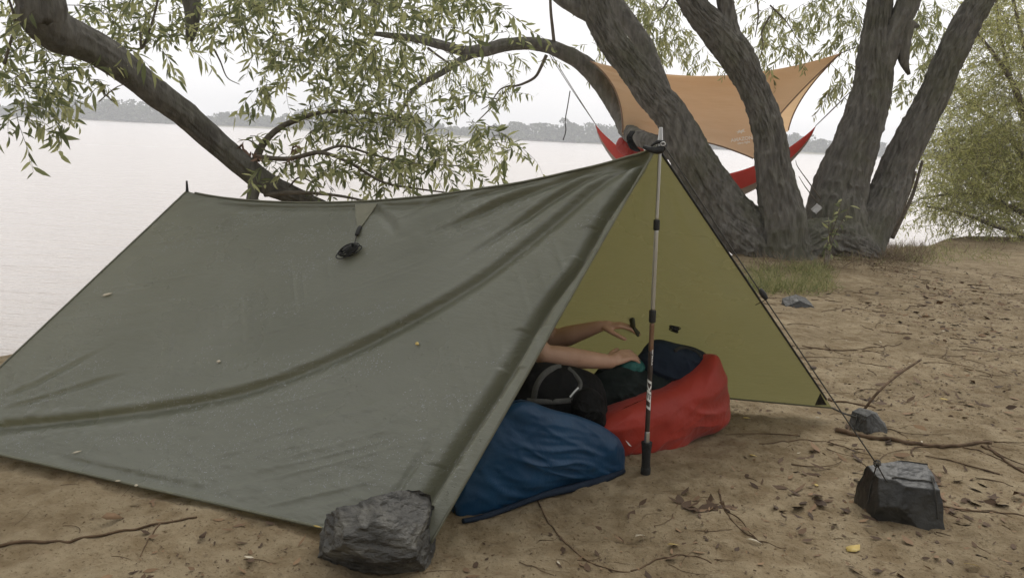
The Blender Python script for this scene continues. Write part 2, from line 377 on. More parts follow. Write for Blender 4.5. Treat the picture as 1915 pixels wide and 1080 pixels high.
M['trousers'] = mat('dark_trousers', (0.03, 0.03, 0.032), (0.05, 0.05, 0.05), scale=14, rough=0.85, bump=0.3, bscale=50)
M['hair'] = mat('brown_hair', (0.06, 0.03, 0.015), (0.12, 0.06, 0.03), scale=30, rough=0.6, stretch=(6, 6, 1), bump=0.5, bscale=30)
M['white'] = mat('white_paper', (0.48, 0.48, 0.49), (0.58, 0.58, 0.58), scale=20, rough=0.6)
M['toolg'] = mat('dark_green_tool', (0.03, 0.035, 0.018), (0.05, 0.05, 0.025), scale=60, rough=0.4)
M['far'] = mat('far_foliage', (0.045, 0.06, 0.028), (0.09, 0.105, 0.05), scale=0.2, rough=0.9, island=1)
M['stick'] = mat('brown_stick', (0.07, 0.045, 0.026), (0.15, 0.10, 0.06), scale=25, rough=0.85, spec=0.2)
M['drop'] = mat('glint_bead', (0.46, 0.47, 0.45), rough=0.08, spec=0.9)  # pale base colour stands in for sky glints on the wet cloth
M['bank'] = mat('far_bank', (0.13, 0.135, 0.07), (0.25, 0.22, 0.14), scale=0.08, rough=0.95)

# ------------------------------------------------------------------ terrain
SH_A = np.array([-3.0, 4.0]); SH_D = unit(np.array([8.5, 7.4])); SH_N = np.array([SH_D[1], -SH_D[0]])
def shore_d(x, y):
    return (x - SH_A[0]) * SH_N[0] + (y - SH_A[1]) * SH_N[1]
def sstep(a, b, x):
    t = np.clip((x - a) / (b - a), 0, 1); return t * t * (3 - 2 * t)
def base_h(x, y):
    d = shore_d(x, y) + 0.15 * np.sin(x * 1.3 + 0.4 * y) + 0.1 * np.sin(x * 2.9)
    h = -0.75 * (1 - sstep(-1.5, 0.05, d)) - 1.2 * sstep(1.5, 14, -d)
    h = h + 0.10 * np.exp(-(((x - 3.1) / 1.5) ** 2 + ((y - 9.3) / 1.1) ** 2))
    return h
def ground_h(x, y):
    x = np.asarray(x, float); y = np.asarray(y, float); sh = x.shape
    P = xyz(x.ravel(), y.ravel(), 0 * x.ravel())
    near = np.exp(-((x.ravel() / 14) ** 2 + (y.ravel() / 16) ** 2))
    n = 0.016 * fbm(P * 2.2, 3) + near * (0.011 * fbm(P * 9 + 3, 3) + 0.009 * fbm(P * 30 + 9, 2))
    foot = np.clip(0.35 - np.abs(vnoise(P * np.array([3.6, 3.1, 1]) + 41)), 0, 1) * 0.02
    return base_h(x, y) + (n - near * foot).reshape(sh)
def axis(lo, hi, step, far, g=1.11):
    a = list(np.arange(lo, hi, step)); s = step; v = lo; left = []
    while v > -far: s *= g; v -= s; left.append(v)
    s = step; v = a[-1]; right = []
    while v < far: s *= g; v += s; right.append(v)
    return np.array(left[::-1] + a + right)
gx = axis(-2.0, 4.4, 0.016, 700)
gy = np.unique(np.concatenate([axis(1.7, 5.2, 0.014, 700), np.arange(5.2, 13, 0.05)]))
GX, GY = np.meshgrid(gx, gy, indexing='ij')
GZ = ground_h(GX, GY)
g_me = mesh_np('ground', np.stack([GX, GY, GZ], -1).reshape(-1, 3), grid_faces(len(gx), len(gy))[:, ::-1])
ground = tag(obj('ground', g_me, M['sand']), 'brown sandy lakeshore strewn with twigs', kind='structure')
WATER_Z = -0.35
water = tag(obj('water', mesh_np('water', [(-690, -2, WATER_Z), (690, -2, WATER_Z), (690, 690, WATER_Z), (-690, 690, WATER_Z)], [(0, 1, 2, 3)]), M['water']),
            'wide pale calm lake', kind='structure')
def gz(p):
    return float(ground_h(np.array([p[0]]), np.array([p[1]]))[0])
def onground(px, py, dz=0.0):
    p = atz(px, py, 0.0)
    for _ in range(3): p = atz(px, py, gz(p) + dz)
    return p

# far bank
bx = np.linspace(-520, 520, 300)
by = np.array([0, 4, 14, 40, 140.0])
BX, BY = np.meshgrid(bx, by, indexing='ij')
hz = np.array([-0.8, -0.1, 0.7, 1.0, 1.2])
wob = (6 * np.sin(bx * 0.021) + 4 * np.sin(bx * 0.067 + 1))[:, None]
bank = mesh_np('far_bank', np.stack([BX, BY + 425 + wob, np.broadcast_to(hz, BX.shape) + 0.25 * fbm(xyz(BX * 0.1, BY * 0.1, 0 * BX), 3).reshape(BX.shape)], -1).reshape(-1, 3), grid_faces(300, 5)[:, ::-1])
tag(obj('far_bank', bank, M['bank']), 'low far shore across the lake', kind='structure')

# far wood: many crowns of small leaf-clump faces reading as one mass
def clump_faces(centers, sizes, rg):
    n = len(centers)
    a = rg.normal(size=(n, 3)); a /= np.linalg.norm(a, axis=1)[:, None]
    b = np.cross(a, rg.normal(size=(n, 3))); b /= np.linalg.norm(b, axis=1)[:, None]
    s = sizes[:, None]
    V = np.stack([centers - a * s, centers + b * s * 0.8, centers + a * s * 0.9, centers - b * s * 0.7], 1).reshape(-1, 3)
    Q = np.arange(n * 4).reshape(-1, 4)
    return V, Q
def far_crown(cx, cy, zb, h, wd, n, rg):
    lob = rg.normal(size=(7, 3)) * np.array([wd * 0.33, wd * 0.33, h * 0.2]) + np.array([cx, cy, zb + h * 0.55])
    k = rg.integers(0, 7, n)
    d = rg.normal(size=(n, 3)); d /= np.linalg.norm(d, axis=1)[:, None]
    p = lob[k] + d * (rg.uniform(0.6, 1.0, n) ** 0.5)[:, None] * np.array([wd * 0.28, wd * 0.28, h * 0.28])
    p[:, 2] = np.clip(p[:, 2], zb - 0.5, zb + h)
    return clump_faces(p, rg.uniform(0.6, 1.05, n), rg)
acc = Acc(); rg = np.random.default_rng(3)
x = -330.0
while x < 330:
    px = 957 + x / 430 * F_PX
    hh = 7.5 + 2.5 * math.sin(x * 0.05) + 1.5 * math.sin(x * 0.13 + 2) + rg.uniform(-1, 1.5)
    if 1090 < px: hh *= 0.8
    acc.add(*far_crown(x, 445 + rg.uniform(-8, 10), 0.2, hh, rg.uniform(7, 12), 260, rg))
    acc.add(*far_crown(x + 2, 436 + rg.uniform(-3, 3), 0.0, rg.uniform(2.0, 4.5), rg.uniform(6, 9), 120, rg))
    x += rg.uniform(2.5, 5.0)
tag(obj('far_wood', acc.mesh('far_wood', False), M['far']), 'hazy grey-green belt of trees on the far shore', 'woodland', kind='stuff')
p = at(1057, 262, 432)
ft = empty('far_tree', (p[0], 432, 0.2)); acc = Acc()
acc.add(*far_crown(p[0], 432, 3.0, 9.3, 9.5, 420, rg))
obj('crown', acc.mesh('crown', False), M['far'], ft)
tube_obj('trunk', [(p[0], 432, -0.2), (p[0] + 0.2, 432, 4), (p[0], 432, 8)], [0.5, 0.4, 0.25], M['twig'], ft, n=8, seg=8)
tag(ft, 'tall round-topped tree standing above the far shore treeline', 'tree')

# ------------------------------------------------------------------ leaves and twigs
class Leaves:
    def __init__(s): s.r = []
    def add(s, p, d, n, l, w): s.r.append((*p, *d, *n, l, w))
    def arr(s): return np.array(s.r)
def leaf_verts(A, curl=0.18):
    P = A[:, 0:3]; D = A[:, 3:6]; Nn = A[:, 6:9]; l = A[:, 9:10]; w = A[:, 10:11]
    D = D / np.linalg.norm(D, axis=1)[:, None]
    S = np.cross(D, Nn); S /= np.linalg.norm(S, axis=1)[:, None] + 1e-9
    U = np.cross(S, D)
    def q(t, side, up): return P + D * l * t + S * w * side + U * l * up
    V = np.stack([q(0, 0, 0), q(0.28, -0.42, 0.02), q(0.28, 0.42, 0.02), q(0.62, -0.40, -curl * 0.25), q(0.62, 0.40, -curl * 0.25), q(1, 0, -curl)], 1)
    return V.reshape(-1, 3)
def leaf_mesh(name, A, curl=0.18):
    V = leaf_verts(A, curl); b = np.arange(len(A))[:, None] * 6
    T = np.vstack([b + np.array([[0, 2, 1]]), b + np.array([[3, 4, 5]])]); Q = b + np.array([[1, 2, 4, 3]])
    return mesh_np(name, V, Q, T, True)
def spray(L, TW, start, d0, length, nleaf, droop, ll, lw, rg, tr=0.003, seg=7, hang=0.5):
    p = np.array(start, float); d = unit(d0); pts = [p.copy()]
    for k in range(seg):
        d = unit(d + np.array([0, 0, -droop / seg]) + rg.normal(size=3) * 0.13)
        p = p + d * length / seg; pts.append(p.copy())
    pts = np.array(pts)
    if TW is not None: TW.tube(pts, np.linspace(tr, tr * 0.35, len(pts)), n=seg + 1, seg=3, caps=False)
    ts = np.linspace(0.12, 1.0, nleaf)
    for i, t in enumerate(ts):
        f = t * (len(pts) - 1); k = min(int(f), len(pts) - 2); q = pts[k] + (pts[k + 1] - pts[k]) * (f - k)
        a = unit(pts[k + 1] - pts[k]); s = rg.normal(size=3); s = unit(s - a * (s @ a))
        ld = unit(a * 0.55 + s * 0.9 + np.array([0, 0, -hang]) + rg.normal(size=3) * 0.15)
        nn = unit(np.array([0, 0, 1.0]) * 0.6 + rg.normal(size=3) * 0.8)
        sz = rg.uniform(0.6, 1.15) * (1 - 0.3 * abs(t - 0.5))
        L.add(q, ld, nn, ll * sz, lw * sz * rg.uniform(0.8, 1.2))
    return pts

# ------------------------------------------------------------------ left willow (trunk out of frame, limb reaching down to the right)
rg = np.random.default_rng(11)
lw_root = np.array([-3.75, 3.1, 0.0]); lw_root[2] = gz(lw_root)
lt = empty('willow_tree', lw_root)
tag(lt, 'willow on the left whose thick limb slants down behind the green tarp', 'tree')
top = np.array([-3.55, 3.6, 2.4])
trunk = tube_obj('trunk', [lw_root + [-0.1, -0.15, -0.3], lw_root + [0, 0, 0.5], [-3.7, 3.3, 1.5], top, [-3.0, 4.1, 3.2], [-2.2, 4.7, 3.5]],
                 [0.32, 0.24, 0.21, 0.19, 0.13, 0.09], M['bark'], lt, n=120, seg=72, bark=0.010, bumpy=0.12, seed=3)
limb_c = np.vstack([[top], [[-3.1, 3.9, 2.75]], [[-2.6, 4.1, 2.35]], pl((68, -15, 4.2), (78, 28, 4.22), (108, 60, 4.3), (150, 77, 4.38), (195, 100, 4.45), (245, 136, 4.52), (300, 180, 4.6), (350, 217, 4.7), (400, 262, 4.8), (450, 306, 4.86), (500, 343, 4.92), (560, 370, 5.02), (640, 405, 5.15), (760, 460, 5.4))])
limb_r = [0.15, 0.13, 0.118] + [w_ * .47 * 4.6 / F_PX for w_ in (80, 78, 72, 62, 58, 55, 52, 50, 48, 46, 43, 36, 26, 14)]
limb = tube_obj('limb', limb_c, limb_r, M['bark'], lt, n=260, seg=72, bark=0.006, bumpy=0.10, seed=9)
def br(name, pts, r0, r1, parent, n=28, seg=8, matk='twig', bumpy=0.12):
    return tube_obj(name, pts, np.linspace(r0, r1, len(pts)), M[matk], parent, n=n, seg=seg, bumpy=bumpy, seed=rg.uniform(0, 50))
side = [
    (pl((478, 300, 4.92), (490, 272, 4.95), (515, 245, 5.0), (550, 226, 5.05), (612, 209, 5.1), (700, 212, 5.2), (790, 228, 5.3)), .026, .005),
    (pl((478, 293, 4.9), (540, 297, 4.85), (598, 285, 4.8), (655, 305, 4.8), (715, 340, 4.8), (775, 352, 4.8), (850, 362, 4.85)), .015, .004),
    (pl((596, 286, 4.8), (640, 273, 4.85), (700, 290, 4.9), (770, 305, 4.95), (860, 310, 5.0)), .009, .003),
    (pl((495, 364, 4.9), (560, 360, 4.85), (640, 367, 4.85), (720, 385, 4.9)), .014, .005),
    (pl((540, 350, 4.95), (560, 332, 4.95), (590, 345, 4.95), (605, 365, 4.95)), .006, .003),
    (pl((20, 60, 4.2), (45, 25, 4.25), (70, 10, 4.3)), .01, .006),
    (pl((8, 120, 4.2), (18, 85, 4.2), (28, 40, 4.2), (10, -20, 4.2)), .008, .006),
    (pl((262, 60, 4.8), (266, 90, 4.8), (285, 40, 4.85), (300, -20, 4.9)), .008, .006),
    (pl((400, 92, 5.1), (412, 115, 5.1), (425, 145, 5.1), (448, 158, 5.1)), .006, .002),
    (pl((190, 165, 4.5), (200, 180, 4.45), (215, 190, 4.4)), .004, .002),
    (pl((185, 190, 4.3), (215, 165, 4.35), (240, 155, 4.45)), .003, .002),
    (pl((760, 230, 5.2), (640, 205, 5.2), (560, 215, 5.3)), .004, .002),
    (pl((650, 205, 5.15), (680, 240, 5.1), (720, 270, 5.05), (770, 280, 5.0)), .005, .002),
]
for P_, a, b in side: br('branch', P_, a, b, limb)
br('branch_stub', pl((482, 318, 4.9), (478, 340, 4.88), (472, 368, 4.86), (468, 385, 4.86)), .040, .030, limb, seg=16, matk='bark')
# overhead limb just above the frame, and the broken stub hanging from it
oh = np.array([[-2.9, 4.15, 3.1], [-2.3, 4.9, 2.75], [-1.7, 5.2, 2.45], [-1.0, 5.3, 2.35], [-0.3, 5.3, 2.4], [0.2, 5.4, 2.5]])
limb2 = tube_obj('limb', oh, [.10, .085, .075, .06, .04, .02], M['bark'], lt, n=120, seg=32, bark=0.005, bumpy=0.1, seed=20)
br('branch_stub', pl((345, -90, 5.2), (355, -20, 5.2), (360, 20, 5.18), (358, 55, 5.17), (353, 76, 5.16)), .072, .022, limb2, seg=20, matk='bark', n=40)

L = Leaves(); TW = Acc()
EL = [(50, 30, 80, 50, 20, 4.1, 5.2), (60, 105, 80, 35, 16, 4.1, 5.0), (40, 150, 55, 30, 12, 4.0, 4.8), (30, 205, 40, 20, 5, 4.0, 4.4), (130, 140, 70, 25, 9, 4.4, 5.2),
      (250, 5, 110, 25, 26, 4.7, 5.8), (300, 45, 75, 28, 13, 4.8, 5.6), (420, 0, 90, 30, 28, 4.7, 6.0), (430, 50, 60, 28, 12, 4.9, 6.0), (560, 0, 90, 35, 34, 4.6, 6.0), (690, 0, 110, 35, 38, 4.6, 6.0), (820, 0, 100, 28, 26, 4.7, 6.2), (915, 15, 45, 25, 9, 4.8, 5.8), (900, 60, 50, 25, 5, 5.0, 6.0),
      (530, 75, 55, 35, 16, 4.7, 5.8), (620, 80, 90, 40, 34, 4.7, 6.0), (720, 90, 60, 40, 16, 4.8, 6.0), (570, 150, 75, 35, 20, 4.8, 5.8), (670, 160, 80, 40, 26, 4.8, 5.8), (740, 190, 50, 35, 12, 4.8, 5.8),
      (830, 110, 60, 30, 7, 5.0, 6.0), (850, 180, 70, 30, 9, 4.9, 5.8), (560, 225, 60, 22, 11, 4.8, 5.4), (650, 235, 80, 30, 20, 4.7, 5.4), (760, 245, 70, 30, 22, 4.7, 5.4), (855, 255, 65, 28, 13, 4.8, 5.4), (910, 265, 40, 20, 5, 4.8, 5.3),
      (560, 305, 70, 22, 12, 4.7, 5.2), (660, 300, 80, 25, 20, 4.7, 5.2), (760, 305, 80, 22, 20, 4.7, 5.2), (850, 300, 60, 20, 9, 4.8, 5.2), (470, 262, 35, 15, 4, 4.8, 5.0)]
for cx, cy_, rx, ry, n, y0, y1 in EL:
    for _ in range(int(n * (1.15 if cy_ < 60 or cx < 150 else 0.95))):
        a = rg.uniform(0, 2 * PI); q = math.sqrt(rg.uniform()); Y = rg.uniform(y0, y1)
        s = at(cx + rx * q * math.cos(a), cy_ + ry * q * math.sin(a), Y)
        spray(L, TW, s, [rg.normal() * 1.0, rg.normal() * 0.6, rg.uniform(-0.6, 0.35)], rg.uniform(0.18, 0.36), int(rg.integers(10, 17)), rg.uniform(0.5, 1.4), rg.uniform(.068, .098), 0.0225, rg, tr=0.0022, hang=0.25)
for k in range(16):   # hanging outliers at the rims
    cx, cy_ = [(60, 215), (25, 215), (100, 190), (180, 165), (925, 235), (960, 270), (900, 150), (870, 60), (500, 150), (350, 90), (950, 295), (930, 310), (480, 165), (300, 95), (230, 85), (110, 225)][k]
    spray(L, TW, at(cx, cy_, 4.3 if cx < 300 else 5.0), [rg.normal(), rg.normal() * 0.4, -0.4], 0.2, 8, 0.8, 0.112, 0.028, rg, tr=0.002)
LA = L.arr()
pp, dep = proj(LA[:, :3] + LA[:, 3:6] * LA[:, 9:10] * 0.5)
inn = (pp[:, 0] > 5) & (pp[:, 0] < 1900) & (pp[:, 1] > 5) & (pp[:, 1] < 370)
score = np.where(inn, LA[:, 9] / dep, 0); top300 = np.argsort(-score)[:300]
rest = np.setdiff1d(np.arange(len(LA)), top300)
CR = Leaves()
for _ in range(620):      # the crown overhead
    P0 = np.array([rg.uniform(-5.5, 1.2), rg.uniform(1.2, 8.0), 0]); P0[2] = 1.75 + .26 * max(P0[1], 3) + abs(rg.normal()) * .9
    if fbm(P0[None] * .9, 2)[0] < -.12: continue
    spray(CR, None, P0 + [0, 0, .35], rg.normal(size=3) * [1, 1, .3], rg.uniform(.3, .6), 16, .5, .14, .045, rg)
CA = CR.arr(); cp, cdp = proj(CA[:, :3] + CA[:, 3:6] * CA[:, 9:10]); CA = CA[(cp[:, 1] < -25) | (cdp < 0)]
tag(obj('crown', leaf_mesh('crown', CA), M['leaf'], lt), kind='stuff')
for k in range(7):
    e = np.array([rg.uniform(-4, 1), rg.uniform(2, 7.5), 3.6 + rg.uniform(0, .5)])
    br('branch', np.array([[-3.0, 4.1, 3.2], mid_(np.array([-3.0, 4.1, 3.2]), e, .5) + [0, 0, .3], e]), .05, .012, lt)
tag(obj('leaves', leaf_mesh('leaves', LA[rest]), M['leaf'], lt), kind='stuff')
tag(obj('twigs', TW.mesh('twigs'), M['twig'], lt), kind='stuff')
unit_leaf = []
for k in range(3):
    unit_leaf.append(leaf_mesh('leaf', np.array([[0, 0, 0, 1, 0, 0, 0, 0, 1, 1.0, 1.0 + 0.0 * k]]), curl=[0.08, 0.18, 0.3][k]))
    unit_leaf[-1].materials.append(M['leaf'])
def leaf_obj(name, me, row, parent=None):
    d = unit(row[3:6]); n = row[6:9]; s = unit(np.cross(d, n)); u = np.cross(s, d)
    o = bpy.data.objects.new(name, me); col.objects.link(o)
    l, wd = row[9], row[10]
    Mx = Matrix(((d[0] * l, -s[0] * wd, u[0] * l, row[0]), (d[1] * l, -s[1] * wd, u[1] * l, row[1]), (d[2] * l, -s[2] * wd, u[2] * l, row[2]), (0, 0, 0, 1)))
    if parent is not None:
        o.parent = parent; o.matrix_parent_inverse = Matrix.Translation(parent.location).inverted()
    o.matrix_basis = Mx
    return o
for j, k in enumerate(top300): leaf_obj('leaf', unit_leaf[j % 3], LA[k], lt)
# a few withered leaf tufts by the fork
L = Leaves()
for cx, cy_ in [(462, 262), (468, 280), (455, 272), (552, 270), (556, 285), (548, 290), (480, 285)]:
    spray(L, None, at(cx, cy_, 4.85), [rg.normal(), rg.normal(), -0.5], 0.06, 6, 1.0, 0.07, 0.02, rg)
tag(obj('withered_leaves', leaf_mesh('withered_leaves', L.arr(), 0.4), M['leaf_dead'], lt), 'small withered reddish leaves near the fork', kind='stuff')

# ------------------------------------------------------------------ right willow with several stems
rg = np.random.default_rng(21)
base = np.array([3.25, 9.3, 0.0]); base[2] = gz(base)
wt = empty('willow_tree', base)
tag(wt, 'big multi-stemmed willow with furrowed bark behind the tan fly sheet ropes', 'tree')
wt['label'] = 'big grey willow with four furrowed stems rising from one base on the right'
def stem(name, pts, wpx, seed, n=380, seg=170, bark=0.020, bumpy=0.07, foot=None):
    C = pl(*pts); R = [w_ * 0.5 * p[2] / F_PX * 0.77 for w_, p in zip(wpx, pts)]
    if foot is not None: C = np.vstack([foot[0], C]); R = [foot[1]] + R
    return tube_obj(name, C, R, M['bark'], wt, n=n, seg=seg, bark=bark, bumpy=bumpy, seed=seed)
stem('stem', [(1440, 470, 9.15), (1405, 440, 9.15), (1362, 402, 9.15), (1330, 355, 9.15), (1290, 290, 9.1), (1261, 224, 9.1), (1226, 182, 9.1), (1186, 130, 9.1), (1146, 78, 9.1), (1118, 25, 9.1), (1098, -30, 9.1), (1070, -120, 9.1)],
     [130, 122, 116, 106, 92, 76, 70, 66, 64, 63, 58, 50], 1.0, foot=([3.05, 9.2, -0.2], 0.42))
stem('stem', [(1468, 470, 8.95), (1464, 405, 8.95), (1456, 363, 8.95), (1446, 312, 8.95), (1440, 260, 8.95), (1426, 208, 8.95), (1404, 156, 8.95), (1376, 104, 8.95), (1343, 62, 8.95), (1305, 20, 8.95), (1275, -30, 8.95), (1240, -100, 8.95)],
     [124, 104, 92, 80, 70, 64, 64, 74, 70, 58, 50, 44], 5.0, foot=([3.0, 8.95, -0.2], 0.46))
stem('stem', [(1380, 112, 8.95), (1366, 60, 8.95), (1357, 10, 8.95), (1348, -80, 8.95)], [50, 42, 36, 32], 8.0, n=70, seg=60, bark=0.014)
stem('stem', [(1565, 470, 9.5), (1562, 420, 9.55), (1567, 364, 9.6), (1583, 312, 9.6), (1603, 260, 9.6), (1620, 208, 9.6), (1632, 156, 9.6), (1636, 104, 9.6), (1640, 50, 9.6), (1646, 0, 9.6), (1655, -100, 9.6)],
     [180, 150, 126, 110, 98, 90, 82, 76, 56, 48, 42], 12.0, foot=([3.6, 9.5, -0.2], 0.50))
stem('stem', [(1640, 150, 9.55), (1658, 95, 9.55), (1680, 45, 9.55), (1702, -5, 9.55), (1730, -90, 9.55)], [52, 54, 50, 46, 38], 15.0, n=90, seg=60, bark=0.014)
stem('stem', [(1600, 470, 9.55), (1630, 415, 9.6), (1660, 363, 9.65), (1678, 312, 9.7), (1703, 260, 9.7), (1731, 208, 9.7), (1755, 156, 9.7), (1777, 104, 9.7), (1803, 52, 9.7), (1833, 0, 9.7), (1870, -70, 9.7)],
     [130, 100, 86, 78, 72, 68, 66, 64, 62, 58, 50], 18.0, foot=([3.85, 9.6, -0.2], 0.42))
stem('root', [(1480, 470, 8.95), (1530, 445, 9.1), (1580, 460, 9.2), (1640, 482, 9.2)], [90, 96, 96, 40], 25.0, n=140, seg=110, bark=0.034, bumpy=.28)
stem('root', [(1340, 395, 9.1), (1372, 425, 9.0), (1408, 458, 8.95), (1428, 495, 8.9)], [46, 64, 66, 50], 28.0, n=120, seg=110, bark=0.03, bumpy=.25)
stem('branch', [(1262, 235, 9.5), (1232, 150, 9.65), (1205, 85, 9.8), (1175, 40, 9.9), (1150, 0, 10.0), (1120, -60, 10.0)], [38, 38, 38, 36, 34, 30], 31.0, n=80, seg=48, bark=0.01)
stem('branch', [(1105, 28, 9.1), (1070, 10, 9.1), (1045, -5, 9.1), (1010, -40, 9.1)], [40, 33, 28, 24], 33.0, n=50, seg=40, bark=0.008)
# arched bough leaving the first stem and sweeping over to the left
stem('bough', [(1290, 300, 9.15), (1240, 274, 9.25), (1205, 262, 9.5), (1178, 248, 9.95), (1162, 215, 10.35), (1132, 165, 10.5), (1095, 122, 10.5), (1050, 96, 10.45), (1000, 82, 10.4), (945, 84, 10.3), (905, 94, 10.2), (865, 95, 10.1), (810, 80, 10.0), (760, 70, 9.9), (690, 62, 9.8)],
     [44, 42, 40, 42, 44, 44, 40, 34, 29, 29, 28, 23, 20, 15, 8], 36.0, n=220, seg=48, bark=0.008)
stem('bough', [(905, 92, 10.2), (872, 106, 10.1), (840, 128, 10.0), (810, 145, 9.9), (785, 158, 9.8), (765, 180, 9.7), (748, 212, 9.6), (720, 245, 9.5)], [24, 19, 16, 14, 11, 9, 7, 4], 38.0, n=90, seg=24, bark=0.004)
for P_, a, b in [
    (pl((1036, 78, 10.4), (1033, 50, 10.4), (1030, 20, 10.4), (1028, -30, 10.4)), .022, .016),
    (pl((1022, 103, 10.4), (1012, 125, 10.4), (1000, 145, 10.4), (975, 158, 10.4), (950, 166, 10.4), (925, 195, 10.4), (895, 225, 10.4)), .022, .006),
    (pl((955, 160, 10.4), (935, 168, 10.4), (915, 195, 10.4), (900, 205, 10.4)), .012, .004),
    (pl((930, 185, 10.4), (900, 182, 10.4), (880, 192, 10.4)), .008, .003),
    (pl((800, 90, 10.0), (820, 105, 9.95), (845, 122, 9.95)), .015, .01),
    (pl((775, 155, 9.8), (745, 138, 9.8), (710, 130, 9.8), (670, 132, 9.8)), .016, .006),
    (pl((1668, 445, 9.9), (1690, 400, 9.95), (1708, 360, 10.0), (1725, 300, 10.0)), .03, .018),
    (pl((1655, 450, 9.9), (1676, 412, 9.9), (1698, 362, 9.9), (1712, 320, 9.9)), .035, .02),
    (pl((1440, 30, 9.5), (1425, 60, 9.5), (1427, 85, 9.5), (1420, 110, 9.5)), .012, .004),
    (pl((1440, 10, 9.5), (1470, 40, 9.5), (1492, 75, 9.5)), .01, .003),
    (pl((1415, -10, 9.5), (1418, 30, 9.5), (1412, 70, 9.5)), .012, .005),
    (pl((1250, 0, 9.3), (1240, 15, 9.3), (1228, 22, 9.3)), .01, .004),
    (pl((1535, 372, 9.4), (1512, 340, 9.4), (1492, 312, 9.4), (1488, 300, 9.4)), .008, .003),
    (pl((1530, 380, 9.4), (1508, 352, 9.4), (1494, 330, 9.4)), .007, .003)]:
    br('branch', P_, a, b, wt)
stem('broken_branch', [(1698, 40, 9.5), (1692, 75, 9.5), (1690, 110, 9.5), (1700, 140, 9.5)], [30, 26, 22, 5], 41.0, n=40, seg=24, bark=0.01)
stem('broken_branch', [(1690, 55, 9.5), (1705, 48, 9.5), (1718, 48, 9.5)], [22, 16, 8], 43.0, n=24, seg=20, bark=0.008)
L = Leaves(); TW = Acc()
for cx, cy_, rx, ry, n, y0, y1 in [(1200, 20, 70, 30, 50, 10, 12), (1235, 70, 50, 35, 44, 10, 12), (1110, 75, 30, 25, 6, 10.5, 12), (1300, 100, 40, 20, 7, 10, 11.5), (1440, 25, 55, 30, 26, 9.6, 11.5), (1450, 85, 45, 30, 16, 9.6, 11.5),
                                   (1555, 10, 55, 30, 26, 9.8, 11.5), (1580, 60, 35, 40, 22, 9.8, 11.5), (1570, 130, 25, 40, 12, 9.8, 11), (1720, 20, 45, 35, 26, 10, 12), (1735, 90, 35, 45, 24, 10, 12), (1710, 150, 22, 30, 9, 10, 11.5), (1500, 60, 25, 30, 6, 9.8, 11),
                                   (1400, 110, 40, 20, 6, 9.8, 11), (800, 120, 90, 40, 20, 9.4, 10.4), (900, 150, 80, 40, 14, 9.8, 10.8), (880, 240, 70, 30, 16, 9.8, 10.6), (960, 110, 50, 25, 5, 10, 10.6), (700, 90, 80, 40, 24, 9.4, 10.2), (1165, -5, 60, 25, 14, 10, 12)]:
    for _ in range(n):
        a = rg.uniform(0, 2 * PI); q = math.sqrt(rg.uniform()); Y = rg.uniform(y0, y1)
        s = at(cx + rx * q * math.cos(a), cy_ + ry * q * math.sin(a), Y)
        spray(L, TW, s, [rg.normal() * 0.8, rg.normal() * 0.6, rg.uniform(-0.6, 0.3)], rg.uniform(0.25, 0.5), int(rg.integers(14, 22)), rg.uniform(0.9, 2.0), 0.115, 0.024, rg, tr=0.003, hang=0.8)
CR = Leaves()
for _ in range(900):
    P0 = np.array([rg.uniform(-2, 8.0), rg.uniform(6.0, 14.0), 0]); P0[2] = 3.2 + .12 * P0[1] + abs(rg.normal()) * 1.4
    if fbm(P0[None] * .6, 2)[0] < -.1: continue
    spray(CR, None, P0, rg.normal(size=3) * [1, 1, .3], rg.uniform(.5, .9), 18, .8, .18, .05, rg)
CA = CR.arr(); cp, cdp = proj(CA[:, :3] + CA[:, 3:6] * CA[:, 9:10]); CA = CA[(cp[:, 1] < -25) | (cdp < 0)]
tag(obj('crown', leaf_mesh('crown', CA), M['leaf_r'], wt), kind='stuff')
for k, (px, Yk) in enumerate([(1070, 9.1), (1240, 8.95), (1655, 9.6), (1730, 9.55), (1870, 9.7)]):
    b0 = at(px, -90, Yk); e = b0 + [(px - 1450) / 250, rg.uniform(-2, 2), 2.2]
    br('branch', np.array([b0, mid_(b0, e, .5) + [0, 0, .3], e]), .12, .03, wt)
tag(obj('leaves', leaf_mesh('leaves', L.arr()), M['leaf_r'], wt), kind='stuff')
tag(obj('twigs', TW.mesh('twigs'), M['twig'], wt), kind='stuff')

# leafy shoot growing at the foot of the stems
sp = onground(1545, 500); sh = empty('sapling', sp)
tag(sh, 'small leafy green shoot growing at the foot of the furrowed stems', 'plant')
L = Leaves()
for k, (px, py) in enumerate([(1575, 372), (1560, 395), (1590, 385), (1550, 410)]):
    P_ = np.vstack([sp, at(1545 + k * 3, 465, 8.55), at((px + 1550) / 2, (py + 460) / 2, 8.55), at(px, py, 8.55)])
    tube_obj('stem', P_, [.010, .008, .006, .003], M['twig'], sh, n=14, seg=6)
    cc = catmull(P_, 20)
    for q in range(6, 20):
        s = rg.normal(size=3); L.add(cc[q], unit(s + [0, 0, -0.2]), unit(rg.normal(size=3) * 0.5 + [0, -0.3, 1]), rg.uniform(.07, .11), .026)
for j, row in enumerate(L.arr()): leaf_obj('leaf', unit_leaf[j % 3], row, sh)

